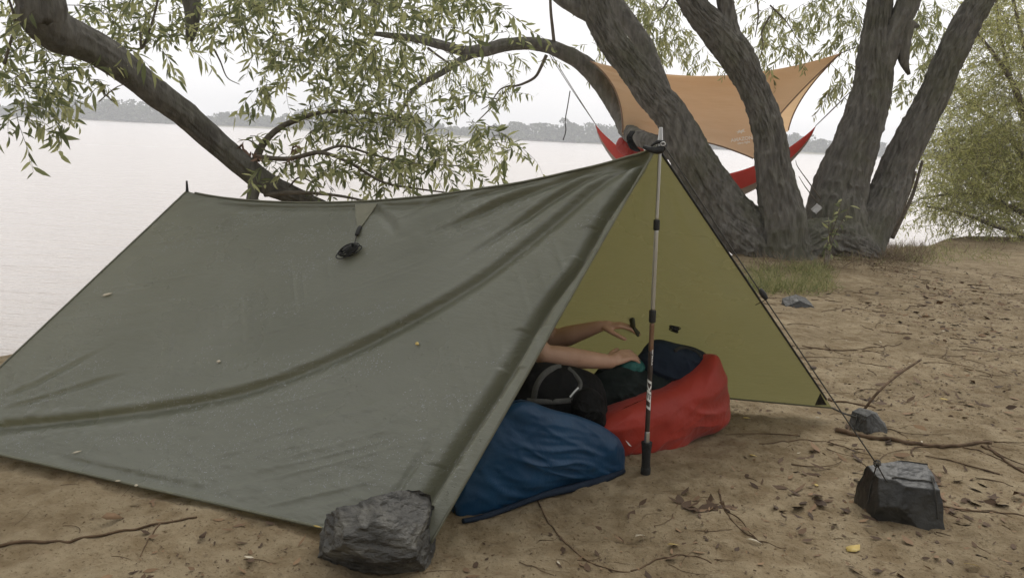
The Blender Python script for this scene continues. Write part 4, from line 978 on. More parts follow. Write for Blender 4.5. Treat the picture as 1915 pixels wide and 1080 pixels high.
# ------------------------------------------------------------------ packs and bags inside
def sack(name, outline, Y0, kx, tf, tb, matl, seed, fold_amp=.012, fold_scale=(9, 9, 9), fold_rot=0.0, parent=None, px_=2.2, zmin=0.0, cross=1.0):
    """outline (image rows/cols) laid on an upright plane Y = Y0 + kx*(X - Xref), inflated front and back"""
    q = np.array(outline, float); q = catmull(np.hstack([np.vstack([q, q[:1]]), np.zeros((len(q) + 1, 1))]), 141)[:-1, :2]
    xr = at(q[:, 0].mean(), q[:, 1].mean(), Y0)[0]
    pts = []
    for a, b in q:
        d = ray(a, b); t = (Y0 - kx * xr) / (d[1] - kx * d[0]); pts.append(CAM + d * t)
    P_ = np.array(pts); c = P_.mean(0); nf = unit(np.array([kx, -1.0, 0.0])); nr = 44; n = len(P_)
    ts = np.sin(np.linspace(0, PI / 2, nr)); V = []
    for sgn, th in ((1, tf), (-1, tb)):
        for t in ts:
            V.append(c + (P_ - c) * t + nf * sgn * th * max(0, 1 - t ** px_) ** .5)
    V = np.array(V).reshape(-1, 3)
    cr, sr = math.cos(fold_rot), math.sin(fold_rot)
    loc = V - c; a = loc[:, 0] * cr + loc[:, 2] * sr; b = -loc[:, 0] * sr + loc[:, 2] * cr
    wv = vnoise(loc * 5 + seed) * .45
    def crs(rot, f, sd):
        c2, s2 = math.cos(rot), math.sin(rot); aa = a * c2 + b * s2; bb = -a * s2 + b * c2
        nz_ = np.abs(vnoise(np.stack([aa * fold_scale[0] * f + wv, bb * fold_scale[1] * f + wv * 1.5, loc[:, 1] * fold_scale[2] * f], 1) + seed + sd))
        return 1 - 1.9 * nz_ ** .55
    k1 = crs(0, 1, 0) * .8 + crs(.45 * cross, 1.5, 3) * .45
    k2 = crs(-.5 * cross, 2.3, 7) * .7 + crs(.2, 3.6, 11) * .4
    dirn = loc * 1.6 + nf * np.where(np.arange(len(V)) < nr * n, 1, -1)[:, None] * .8
    tt = np.tile(np.repeat(ts, n), 2); amp = fold_amp * (0.3 + .7 * np.sqrt(np.clip(1 - tt ** 6, 0, 1)))
    V = V + (amp * (k1 * .7 + k2 * .35))[:, None] * dirn
    gh = ground_h(V[:, 0], V[:, 1]) if zmin == 0.0 else np.full(len(V), zmin)
    V[:, 2] = np.maximum(V[:, 2], gh - .004)
    Q = np.vstack([grid_faces(nr, n, True), grid_faces(nr, n, True, nr * n)[:, ::-1]])
    me = mesh_np(name, V, Q)
    bm = bmesh.new(); bm.from_mesh(me); bmesh.ops.remove_doubles(bm, verts=bm.verts, dist=.0006); bmesh.ops.recalc_face_normals(bm, faces=bm.faces); bm.to_mesh(me); bm.free()
    o = obj(name, me, matl, parent); return o, c
blue, c = sack('rain_cover', [(848, 942), (858, 970), (890, 968), (940, 950), (1005, 922), (1080, 903), (1140, 886), (1163, 868), (1164, 835), (1140, 805), (1095, 782), (1030, 764), (985, 750), (948, 762), (908, 815), (870, 885)], 2.70, .79, .07, .12, M['blue'], 3.0, .021, (2.2, 13, 1.5), -.6, cross=.25)
tag(place(blue, (c[0], c[1], 0)), 'blue rain cover over a pack lying along the tent opening', 'bag')
hemp = np.array([onground(*q_) for q_ in ((1160, 878), (1120, 894), (1070, 908), (1010, 923), (950, 945), (895, 964), (862, 970))]) + [.008, -.028, .008]
obj('shaded_elastic_hem', mesh_np('shaded_elastic_hem', *tube_arr(hemp - np.array(blue.location), [.012, .016, .017, .017, .017, .015, .012], n=160, seg=10, bumpy=.55, seed=3)), M['navy'], blue)  # gathered hem; its dark colour also paints the shade beneath the cover
redb, c = sack('red_bag', [(1118, 800), (1150, 772), (1200, 748), (1262, 722), (1305, 690), (1335, 663), (1348, 680), (1356, 730), (1357, 775), (1340, 798), (1290, 822), (1240, 850), (1190, 862), (1150, 858), (1120, 835)], 3.28, .70, .09, .16, M['red'], 8.0, .020, (2.8, 8, 2), .35)
tag(place(redb, (c[0], c[1], 0)), 'red fabric bag slumped beside the silver pole inside the shelter', 'bag')
bvQ = BVHTree.FromPolygons([tuple(Vector(v.co) + redb.location) for v in redb.data.vertices], [tuple(p.vertices) for p in redb.data.polygons])
tgp = np.array([hit(bvQ, *q_, .004) for q_ in ((1170, 823), (1175, 827), (1181, 834), (1176, 832))]) - np.array(redb.location)
obj('white_tag', mesh_np('white_tag', np.vstack([tgp, tgp + [0, .002, 0]]), [(0, 1, 2, 3), (7, 6, 5, 4), (0, 4, 5, 1), (1, 5, 6, 2), (2, 6, 7, 3), (3, 7, 4, 0)], None, False), M['print'], redb)
pk = empty('backpack', (0.2, 3.12, 0)); tag(pk, 'black backpack with grey straps lying between the blue cover and the arms', 'backpack')
body, c = sack('body', [(955, 760), (965, 712), (985, 688), (1012, 678), (1050, 682), (1095, 692), (1120, 708), (1131, 745), (1132, 785), (1110, 812), (1060, 830), (1000, 830), (960, 810)], 3.10, .45, .09, .12, M['dark'], 12.0, .012, (10, 10, 9), .2, parent=pk)
bvP = BVHTree.FromPolygons([tuple(v.co) for v in body.data.vertices], [tuple(p.vertices) for p in body.data.polygons])
def ribbon(name, bv, pts, wd, matl, parent, off=.004):
    C = drape(bv, pts, off); C = catmull(C, 24); T_ = np.gradient(C, axis=0); v = []
    for k in range(24):
        s = unit(np.cross(T_[k], CAM - C[k])); f = unit(CAM - C[k])
        v += [C[k] - s * wd / 2, C[k] - s * wd * .3 + f * .003, C[k] + s * wd * .3 + f * .003, C[k] + s * wd / 2]
    return obj(name, mesh_np(name, np.array(v), grid_faces(24, 4)), matl, parent)
ribbon('strap', bvP, [(998, 745), (1003, 722), (1015, 702), (1032, 689), (1050, 685)], .022, M['strap'], body)
ribbon('strap', bvP, [(1062, 688), (1075, 700), (1085, 716), (1080, 732), (1070, 748)], .018, M['strap'], body)
ribbon('strap', bvP, [(985, 748), (1010, 750), (1040, 750), (1068, 748)], .020, M['strap'], body)
ribbon('strap', bvP, [(1066, 742), (1074, 732), (1082, 724)], .007, M['print'], body, .008)
sd_, c = sack('side_pocket', [(1070, 760), (1080, 735), (1105, 725), (1125, 740), (1131, 765), (1130, 795), (1105, 802), (1080, 790)], 3.02, .3, .05, .06, M['dark'], 22.0, .014, (16, 16, 12), .4, parent=pk)
clo, c = sack('clothes_pile', [(1100, 735), (1115, 702), (1150, 686), (1200, 690), (1240, 690), (1262, 705), (1255, 725), (1200, 752), (1150, 775), (1115, 790)], 3.34, .5, .09, .10, M['dgreen'], 15.0, .02, (12, 12, 10), .3, zmin=.02)
tag(place(clo, (c[0], c[1], 0)), 'dark green and black clothes heaped behind the red bag', 'clothes')
nav, c = sack('stuff_sack', [(1198, 668), (1215, 642), (1235, 635), (1262, 641), (1300, 650), (1322, 664), (1322, 690), (1290, 712), (1250, 724), (1215, 715), (1200, 695)], 3.45, .4, .10, .08, M['navy'], 18.0, .014, (9, 9, 8), -.5, zmin=.02)
tag(place(nav, (c[0], c[1], 0)), 'navy blue stuff sack on top of the heap behind the red bag', 'bag')
bvN = BVHTree.FromPolygons([tuple(Vector(v.co) + nav.location) for v in nav.data.vertices], [tuple(p.vertices) for p in nav.data.polygons])
q = drape(bvN, [(1262, 655), (1280, 650), (1300, 656), (1312, 668)], .006)
if len(q) > 2:
    hd = obj('carry_strap', mesh_np('carry_strap', *tube_arr(q - np.array(nav.location), [.008] * len(q), n=16, seg=6)), M['black'], nav)
tl, c = sack('teal_cloth', [(1150, 688), (1162, 676), (1180, 670), (1196, 672), (1206, 684), (1200, 696), (1175, 697), (1158, 697)], 3.36, .3, .04, .04, M['teal'], 25.0, .012, (22, 22, 16), .3, zmin=.1)
tag(place(tl, (c[0], c[1], c[2])), 'crumpled teal cloth under the lower hand', 'cloth')

# ------------------------------------------------------------------ person sitting inside (arms in view)
def caps_mesh(segs, voxel, name, smooth=3):
    """one continuous skin from tapered limbs: union by voxel remesh"""
    ac = Acc()
    for a, b, ra, rb in segs:
        a = np.array(a, float); b = np.array(b, float); d = unit(b - a); k = 5
        ang = np.linspace(-PI / 2 * .95, 0, k); P_ = [a + d * ra * math.sin(t) for t in ang]; R = [ra * math.cos(t) for t in ang]
        ang2 = np.linspace(0, PI / 2 * .95, k); P_ += [b + d * rb * math.sin(t) for t in ang2]; R += [rb * math.cos(t) for t in ang2]
        P_ = np.array(P_); R = np.array(R); T, Nn, Bb = frames(P_); T = np.repeat(d[None], len(P_), 0)
        Nn = unit(np.cross(d, [0.3, 0.5, 0.81])); Bb = np.cross(d, Nn); th = np.linspace(0, 2 * PI, 18, endpoint=False)
        V = P_[:, None] + R[:, None, None] * (np.cos(th)[None, :, None] * Nn + np.sin(th)[None, :, None] * Bb)
        V = np.vstack([V.reshape(-1, 3), P_[0], P_[-1]]); nn = len(P_); j = np.arange(18); j2 = (j + 1) % 18
        ac.add(V, grid_faces(nn, 18, True), np.vstack([np.stack([np.full(18, nn * 18), j2, j], 1), np.stack([np.full(18, nn * 18 + 1), (nn - 1) * 18 + j, (nn - 1) * 18 + j2], 1)]))
    o = obj(name + '_tmp', ac.mesh(name + '_tmp'))
    md = o.modifiers.new('r', 'REMESH'); md.mode = 'VOXEL'; md.voxel_size = voxel; md.use_smooth_shade = True
    if smooth: ms = o.modifiers.new('s', 'SMOOTH'); ms.factor = .5; ms.iterations = smooth
    bpy.context.view_layer.update()
    me = bpy.data.meshes.new_from_object(o.evaluated_get(bpy.context.evaluated_depsgraph_get()))
    old = o.data; bpy.data.objects.remove(o); bpy.data.meshes.remove(old); me.name = name; return me
def mid(a, b, t): return np.array(a) * (1 - t) + np.array(b) * t
S1, E1, W1 = at(938, 555, 3.24), at(1018, 664, 3.22), at(1140, 676, 3.30)
S2_, E2, W2 = at(968, 545, 3.58), at(1036, 636, 3.58), at(1124, 607, 3.50)
pel = np.array([-0.12, 3.47, gz((-.12, 3.47)) + .11]); neck = (S1 + S2_) / 2 + [-.01, 0, .05]; head = neck + [.05, 0, .15]
segs = [(pel + [0, -.08, 0], pel + [0, .08, 0], .115, .115), (pel, mid(pel, neck, .4), .125, .12), (mid(pel, neck, .4) + [0, -.05, 0], mid(pel, neck, .4) + [0, .05, 0], .11, .11),
        (mid(pel, neck, .8) + [0, -.08, -.03], mid(pel, neck, .8) + [0, .08, -.03], .10, .10), (mid(pel, neck, .4), mid(pel, neck, .85), .115, .10), (neck - [0, 0, .05], neck + [.02, 0, .08], .052, .05),
        (mid(neck, S1, .3), S1, .06, .052), (mid(neck, S2_, .3), S2_, .06, .052), (head, head + [.01, 0, .04], .078, .088), (head + [.035, 0, -.03], head + [.03, 0, -.05], .055, .048),
        (head + [.09, 0, .005], head + [.098, 0, -.018], .010, .014), (head + [.0, -.083, .0], head + [-.005, -.085, .02], .012, .016), (head + [.0, .083, .0], head + [-.005, .085, .02], .012, .016),
        (S1, E1, .050, .040), (E1, mid(E1, W1, .35), .043, .045), (mid(E1, W1, .35), W1, .045, .029),
        (S2_, E2, .050, .040), (E2, mid(E2, W2, .35), .044, .045), (mid(E2, W2, .35), W2, .045, .029)]
k1, k2 = pel + [.36, -.16, .06], pel + [.36, .20, .06]
f1, f2 = pel + [.16, .08, -.05], pel + [.12, -.06, -.05]
segs += [(pel + [0, -.08, 0], k1, .085, .06), (pel + [0, .08, 0], k2, .085, .06), (k1, f1, .056, .04), (k2, f2, .056, .04), (f1, f1 + [.02, .1, -.02], .04, .03), (f2, f2 + [.02, -.1, -.02], .04, .03)]
def hand(W, tip, up, curl, spread, thumb_side):
    d = unit(tip - W); up = unit(up - d * (up @ d)); s = np.cross(d, up) * thumb_side      # s: towards the thumb
    out = [(W, W + d * .03, .026, .027)]
    for k, o_ in enumerate((.026, .009, -.009, -.025)):
        out.append((W + d * .02 + s * o_ * .7, W + d * .082 + s * o_, .0145, .0115))
        ln = (.042, .047, .044, .034)[k]; p = W + d * .086 + s * o_; dd = d
        for j in range(3):
            c_ = curl * (1, 1.1, .9)[j] * (1 + .12 * k); dd = unit(dd * math.cos(c_) - up * math.sin(c_) + s * spread * o_ * 2)
            q_ = p + dd * ln * (1, .66, .5)[j]; out.append((p, q_, .0092 - .0008 * j, .0086 - .0008 * j)); p = q_
    p = W + d * .022 + s * .026; dd = unit(d * .75 + s * .65 - up * .25)
    for j, ln in enumerate((.04, .034, .026)):
        q_ = p + dd * ln; out.append((p, q_, (.0135, .0108, .0095)[j], (.011, .0095, .0085)[j])); p = q_; dd = unit(dd + d * .3 - up * .35 * curl)
    return out
tip2 = at(1180, 600, 3.47); tip1 = at(1200, 652, 3.38)
segs += hand(W2, tip2, np.array([0, -.5, 1.0]), .50, .1, 1) + hand(W1, tip1, np.array([0, -.4, 1.0]), .38, 2.0, -1)
me = caps_mesh(segs, .0045, 'person', 2)
person = obj('person', me, M['skin']); place(person, (pel[0], pel[1], 0))
tag(person, 'person sitting under the tarp, two bare forearms reaching out over the packs', 'person')
def cloth(name, segs_, voxel, mk):
    me = caps_mesh(segs_, voxel, name, 2); o = bpy.data.objects.new(name, me); col.objects.link(o); me.materials.append(M[mk]); me.transform(Matrix.Translation(-person.location)); o.parent = person; return o
inf = lambda s_, e: [(a, b, ra + e, rb + e) for a, b, ra, rb in s_]
cloth('t_shirt', inf(segs[1:5], .012) + inf([(mid(neck, S1, .3), S1, .06, .052), (mid(neck, S2_, .3), S2_, .06, .052), (S1, mid(S1, E1, .4), .052, .05), (S2_, mid(S2_, E2, .4), .052, .05)], .012), .008, 'shirt')
cloth('trousers', inf(segs[0:1] + segs[19:23], .012), .008, 'trousers')
cloth('hair', [(head + [-.02, 0, .035], head + [.0, 0, .055], .092, .088), (head + [-.04, 0, .0], head + [-.045, 0, -.04], .08, .06)], .007, 'hair')
t0 = at(1181, 594, 3.455); t1 = at(1183, 608, 3.455); t2 = at(1193, 627, 3.455)
tool = obj('hand_tool', caps_mesh([(t0, t1, .011, .011), (t0 + [.004, -.006, .004], t1 + [.004, -.006, 0], .008, .008), (t1, t2, .008, .006), (t1 + [.008, 0, -.01], t2 + [.004, 0, .012], .006, .005)], .0025, 'hand_tool', 1), M['toolg'])
tag(place(tool, t1), 'small dark green folding tool held in the raised hand', 'tool')

# ------------------------------------------------------------------ hammock and tan fly sheet
hl, hr = at(1114, 233, 10.45), at(1525, 236, 9.9)
ham = empty('hammock', (float((hl + hr)[0] / 2), float((hl + hr)[1] / 2), WATER_Z + .35)); tag(ham, 'red and grey nylon hammock slung behind the willow stems', 'hammock')
ns, nc = 80, 31
s = np.linspace(0, 1, ns); ax = hr - hl; perp = unit(np.array([ax[1], -ax[0], 0])); perp = perp if perp[1] < 0 else -perp
rim = -.62 * (4 * s * (1 - s)) ** .9; bot = -.93 * (4 * s * (1 - s)) ** .75
wd = .34 * np.sin(PI * s) ** .8 + .012
P_ = np.zeros((ns, nc, 3)); phi = np.linspace(-PI / 2, PI / 2, nc)
for i in range(ns):
    c0 = hl + ax * s[i]
    for j in range(nc):
        P_[i, j] = c0 + perp * wd[i] * math.sin(phi[j]) * (-1) + np.array([0, 0, rim[i] + (bot[i] - rim[i] - .015) * math.cos(phi[j]) ** .8])
P_ += .012 * fbm(xyz(np.repeat(s, nc) * 14, np.tile(phi, ns) * 3, 0 * np.repeat(s, nc)), 3).reshape(ns, nc)[..., None] * np.array([0, -1, .5])
for nm, j0, j1, mk in (('side_panel', 0, 7, 'hred'), ('centre_panel', 6, 25, 'hgrey'), ('side_panel', 24, 31, 'hred')):
    obj(nm, mesh_np(nm, P_[:, j0:j1].reshape(-1, 3), grid_faces(ns, j1 - j0)), M[mk], ham)
sk, c = sack('gathered_fabric', [(1152, 268), (1160, 257), (1175, 262), (1195, 272), (1210, 290), (1185, 300), (1165, 290), (1154, 280)], 10.1, 0, .12, .1, M['hred'], 30.0, .03, (5, 9, 5), 1.2, parent=ham, zmin=-2)
tie = at(1028, 103, 10.43)
for o_ in (0, .025):
    tube_obj('strap', [tie + [o_, 0, 0], mid(tie, hl, .5) + [o_ * .6, 0, -.01], hl], .0045, M['hgrey'], ham, n=16, seg=5)
    tube_obj('strap', [hr, at(1556, 205, 9.75) + [o_ * .3, 0, 0], at(1590, 172, 9.6)], .0045, M['hgrey'], ham, n=12, seg=5)
tag(tube_obj('hanging_cord', pl((1066, 170, 10.4), (1062, 195, 10.4), (1057, 225, 10.4), (1058, 245, 10.4), (1053, 262, 10.4)), .007, M['cord'], n=24, seg=5), 'thin dark cord dangling from the hammock strap against the sky', 'cord')
ac = Acc()
for k in range(3):
    bb = pl((1180 + k * 3, 246, 9.45), (1174 + k * 3, 258, 9.3), (1180 + k * 4, 275, 9.3), (1190 + k * 3, 282, 9.4)); ac.tube(bb, [.012, .016, .018, .012], n=14, seg=8)
tag(obj('tree_strap', ac.mesh('tree_strap'), M['dark']), 'dark webbing strap wrapped round the bough beside the red hammock fabric', 'strap')

fly = empty('fly_sheet', at(1340, 300, 10.0)); tag(fly, 'tan fly sheet with concave edges stretched above the red hammock', 'tarp')
TL, TR = at(1104, 114, 10.25), at(1573, 99, 10.1)
BL, BR = at(1164, 252, 9.85), at(1416, 300, 9.55)
BL2, BR2 = at(1190, 262, 11.3), at(1474, 246, 11.0)
def coons(t0, t1, b0, b1, ct, cb, cl_, cr_, n=60, m_=44, bulge=(0, 0, 0)):
    u = np.linspace(0, 1, n)[:, None]; v = np.linspace(0, 1, m_)[:, None]; h = lambda t: 4 * t * (1 - t)
    T = t0 * (1 - u) + t1 * u + h(u) * np.array(ct); Bm = b0 * (1 - u) + b1 * u + h(u) * np.array(cb)
    Lf = t0 * (1 - v) + b0 * v + h(v) * np.array(cl_); Rt = t1 * (1 - v) + b1 * v + h(v) * np.array(cr_)
    u3, v3 = u[:, :, None], v[None, :, :]
    P = (1 - v3) * T[:, None] + v3 * Bm[:, None] + (1 - u3) * Lf[None] + u3 * Rt[None] - ((1 - u3) * (1 - v3) * t0 + u3 * (1 - v3) * t1 + (1 - u3) * v3 * b0 + u3 * v3 * b1)
    P = P + h(u3) * h(v3) * np.array(bulge)
    return P
def vec(px0, py0, px1, py1, Y): return at(px1, py1, Y) - at(px0, py0, Y)
ctop = vec(1338, 106, 1338, 141, 10.2)
Pf = coons(TL, TR, BL, BR, ctop, vec(1290, 276, 1300, 262, 9.7), vec(1134, 183, 1152, 172, 10), vec(1494, 200, 1450, 225, 9.8), bulge=(0, .05, -.02))
Pf = Pf + (.012 * fbm(xyz(np.repeat(np.linspace(0, 6, 60), 44), np.tile(np.linspace(0, 16, 44), 60), np.zeros(2640)), 3)).reshape(60, 44)[..., None] * np.array([0, -1, .2])
Pb = coons(TL, TR, BL2, BR2, ctop + np.array([0, .01, -.004]), vec(1330, 254, 1340, 262, 11), vec(1147, 188, 1170, 180, 10.8), vec(1523, 172, 1505, 175, 10.6))
obj('near_panel', mesh_np('near_panel', Pf.reshape(-1, 3), grid_faces(60, 44)), M['tan'], fly)
obj('far_panel', mesh_np('far_panel', Pb.reshape(-1, 3), grid_faces(60, 44)), M['tan'], fly)
for E_ in (Pf[:, -1], Pf[0], Pf[-1], Pb[:, -1], Pb[-1], Pb[0]): tube_obj('hem', E_[::3], .009, M['tanhem'], fly, n=50, seg=5)
tube_obj('ridge_line', [at(1572, 100, 10.1), at(1602, 88, 9.8), at(1625, 80, 9.6)], .006, M['cord'], fly, n=6, seg=5)
bvF = BVHTree.FromPolygons([tuple(v) for v in Pf.reshape(-1, 3)], grid_faces(60, 44).tolist())
def print_on(me, cx, cy_, wpx, ang, name, bv, parent, mk, off=.006):
    n = len(me.vertices); co = np.zeros(n * 3); me.vertices.foreach_get('co', co); co = co.reshape(-1, 3)
    co[:, 0] -= (co[:, 0].min() + co[:, 0].max()) / 2; co[:, 1] -= (co[:, 1].min() + co[:, 1].max()) / 2; k = wpx / np.ptp(co[:, 0])
    ca, sa = math.cos(ang), math.sin(ang); out = []
    for x_, y_, _ in co:
        q = hit(bv, cx + (x_ * ca - y_ * sa) * k, cy_ - (x_ * sa + y_ * ca) * k, off); out.append(q if q is not None else out[-1] if out else np.zeros(3))
    me.vertices.foreach_set('co', np.array(out, np.float32).ravel()); me.update(); return obj(name, me, M[mk], parent)
print_on(text_mesh('AMAZONAS', 1, 0.0), 1392, 259, 52, .14, 'printed_lettering', bvF, fly, 'tprint')
print_on(text_mesh('ultra-light', 1, 0.0), 1391, 267, 24, .14, 'printed_lettering', bvF, fly, 'tprint')
em = bpy.data.meshes.new('emblem')
ev = [(0, 0), (.5, .5), (1.4, .7), (1.0, .1), (1.5, -.4), (.6, -.2), (.1, -.7), (-.2, -.2), (-1.2, -.5), (-.9, -.05), (-1.5, .15), (-.7, .35), (-.3, .8), (-.1, .3)]
em.from_pydata([(a, b, 0) for a, b in ev], [], [[0, k, k + 1] for k in range(1, 13)] + [[0, 13, 1]]); em.update()
print_on(em, 1385, 246, 18, .2, 'printed_emblem', bvF, fly, 'tprint')

# white scrap wedged in the fork
wp = at(1527, 390, 9.05)
bm = bmesh.new(); bmesh.ops.create_cube(bm, size=1.0); bmesh.ops.subdivide_edges(bm, edges=bm.edges, cuts=3)
for v in bm.verts: v.co = Vector((v.co.x * .075, v.co.y * .03, v.co.z * .085)) + Vector((0, .015 * math.sin(v.co.x * 5 + v.co.z * 3), .006 * math.sin(v.co.x * 9)))
me = bpy.data.meshes.new('white_carton'); bm.to_mesh(me); bm.free()
o = obj('white_carton', me, M['white']); o.location = wp; o.rotation_euler = (.2, .5, .2); tag(o, 'crumpled white carton wedged in the fork between the willow stems', 'litter')

# ------------------------------------------------------------------ sticks, twigs and leaves on the ground
rg = np.random.default_rng(51)
def gstick(name, px, r0, r1, label, cat='stick', lift=0.4, n=40, mk='stick', kids=()):
    C = np.array([onground(a, b) for a, b in px]); C = catmull(C, n); C[:, 2] = ground_h(C[:, 0], C[:, 1]) + np.linspace(r0, r1, n) * lift
    root = obj(name, mesh_np(name, *tube_arr(C[::2], np.linspace(r0, r1, len(C[::2])), n=n, seg=8, bumpy=.25, seed=rg.uniform(0, 50))), M[mk])
    place(root, C[0]); tag(root, label, cat, 'sticks and twigs on the sand' if cat != 'branch' else None)
    for kp, a, b in kids:
        K = np.array([onground(*q) for q in kp]); K = catmull(K, 20); K[:, 2] = ground_h(K[:, 0], K[:, 1]) + np.linspace(a, b, 20) * lift
        obj('side_branch', mesh_np('side_branch', *tube_arr(K - np.array(root.location), np.linspace(a, b, 20), n=24, seg=7, bumpy=.2)), M[mk], root)
    return root
gstick('branch', [(1562, 806), (1600, 815), (1650, 823), (1700, 831), (1760, 836), (1810, 833), (1858, 830)], .0105, .008, 'long bare branch lying on the sand beside the small grey stone', 'branch', 0.7,
       kids=[([(1835, 834), (1865, 852), (1900, 876), (1930, 890)], .006, .005), ([(1800, 836), (1850, 850), (1890, 868)], .003, .002)])
o = tube_obj('stick', [onground(1606, 786) + [0, .02, 0], at(1640, 735, 3.68), at(1680, 700, 3.8), at(1722, 672, 3.95)], [.0075, .007, .006, .005], M['stick'], n=30, seg=8, bumpy=.2); tag(place(o, onground(1606, 786)), 'bent brown stick leaning up from behind the small grey stone', 'stick')
gstick('stick', [(1548, 748), (1580, 752), (1640, 762)], .006, .003, 'short dark stick at the far tarp corner', lift=.8)
gstick('twig', [(-20, 1022), (80, 1016), (160, 1004), (230, 992), (300, 978), (378, 966)], .006, .003, 'long thin root-like twig across the sand at the lower left', 'twig', .7, kids=[([(300, 978), (285, 1000), (262, 1040)], .003, .0015)])
gstick('twig', [(1002, 918), (1015, 955), (1040, 995), (1075, 1030), (1120, 1058), (1190, 1068)], .0032, .002, 'curved thin twig sweeping below the blue cover', 'twig', .7)
gstick('twig', [(1180, 1068), (1230, 1045), (1290, 1040), (1335, 1055)], .003, .002, 'thin arched twig along the bottom edge beyond the blue cover', 'twig', .7)
gstick('twig', [(1345, 918), (1352, 945), (1375, 980), (1410, 1005), (1430, 1018)], .003, .002, 'forked thin twig on sand between pole grip and blocky rock', 'twig', .7, kids=[([(1352, 945), (1385, 972), (1420, 1012), (1470, 1024)], .0024, .0015)])
gstick('twig', [(1757, 946), (1800, 953), (1850, 957), (1920, 966)], .0035, .0025, 'thin twig running right from the wet blocky rock', 'twig', .7, kids=[([(1762, 950), (1785, 965), (1800, 970)], .003, .002)])
gstick('twig', [(1500, 648), (1560, 655), (1640, 648), (1690, 640)], .005, .003, 'dark twig on the far sand right of the guy line', 'twig', .7)
gstick('twig', [(1420, 830), (1500, 822), (1580, 838), (1620, 842)], .003, .002, 'slender twig crossing the sand under the guy line', 'twig', .7)
def gleaf(name, px, py, ln, wd, ang, mk, label, curl=.15, shape=None):
    p = onground(px, py, .004); d = np.array([math.cos(ang), math.sin(ang), .08])
    A = np.array([[*(p - d * ln / 2), *unit(d), *unit(rg.normal(size=3) * .25 + [0, 0, 1]), ln, wd]])
    me = leaf_mesh(name, A, curl); V = np.array([v.co[:] for v in me.vertices]); dz = (ground_h(V[:, 0], V[:, 1]) + .003 - V[:, 2]).max()
    for v in me.vertices: v.co.z += max(dz, -1)
    o = obj(name, me, M[mk]); md = o.modifiers.new('t', 'SOLIDIFY'); md.thickness = .0008; tag(place(o, p), label, 'leaf', 'fallen leaves on the sand'); return o
gleaf('leaf', 1596, 1026, .058, .045, .5, 'yellow', 'large yellow triangular leaf on sand below the blocky rock', -.1)
gleaf('leaf', 1816, 1064, .045, .022, -.2, 'yellow', 'pale yellow leaf at the bottom right corner')
gleaf('leaf', 1259, 1018, .038, .024, .1, 'yellow', 'yellow leaf on sand near the bottom centre')
gleaf('leaf', 1527, 906, .026, .018, 1.0, 'yellow', 'small yellow leaf midway between pole grip and blocky rock')
gleaf('leaf', 1766, 746, .05, .012, -.25, 'yellow', 'narrow yellow leaf on sand right of the leaning stick')
gleaf('leaf', 1705, 824, .05, .02, 0, 'yellow', 'yellow leaf touching the long bare branch')
gleaf('leaf', 1408, 850, .032, .014, -.3, 'yellow', 'small yellow leaf on shaded sand right of the red bag')
gleaf('leaf', 1396, 782, .04, .014, .2, 'yellow', 'small yellow leaf under the hanging edge of the tarp')
gleaf('leaf', 1905, 930, .07, .035, 1.4, 'leaf_dead', 'curled red-brown leaf at the right edge', .5)
gleaf('leaf', 1197, 1008, .05, .02, .7, 'pale', 'curled pale leaf on sand left of the yellow one', .4)
gleaf('leaf', 1410, 1014, .05, .014, -.1, 'pale', 'pale curled leaf tip by the forked twig', .3)
gleaf('leaf', 378, 1006, .05, .03, 2.2, 'litter', 'brown leaf lying in front of the tarp at lower left', .4)
gleaf('leaf', 210, 975, .06, .03, .4, 'litter', 'dark brown leaf beside the root-like twig', .4)
def tleaf(px, py, ln, wd, ang, mk, label):
    p = hit(bvL, px, py, .004); a = unit(hit(bvL, px + 10 * math.cos(ang), py - 10 * math.sin(ang), .004) - p)
    o = obj('leaf', leaf_mesh('leaf', np.array([[*(p - a * ln / 2 + LNOR * .004), *a, *LNOR, ln, wd]]), .05), M[mk]); md = o.modifiers.new('t', 'SOLIDIFY'); md.thickness = .0008; tag(place(o, p), label, 'leaf', 'leaf scraps stuck to the tarp')
tleaf(201, 551, .045, .014, .3, 'pale', 'pale leaf stuck to the upper left of the wet tarp')
tleaf(781, 643, .018, .014, -.5, 'yellow', 'tiny tan leaf scrap stuck mid-tarp below the long crease')
tleaf(410, 676, .018, .012, .2, 'pale', 'small grey leaf scrap on the tarp above the long crease')
tleaf(145, 845, .034, .007, .3, 'pale', 'thin pale leaf stuck on the tarp near its lower left edge')
tleaf(252, 909, .014, .010, .2, 'pale', 'tiny white scrap on the tarp near the bottom hem')
tleaf(222, 899, .022, .006, .1, 'pale', 'thin grey scrap on the tarp beside the tiny white one')
tleaf(586, 1008, .03, .006, .2, 'yellow', 'thin yellow blade on the tarp hem beside the big layered rock')

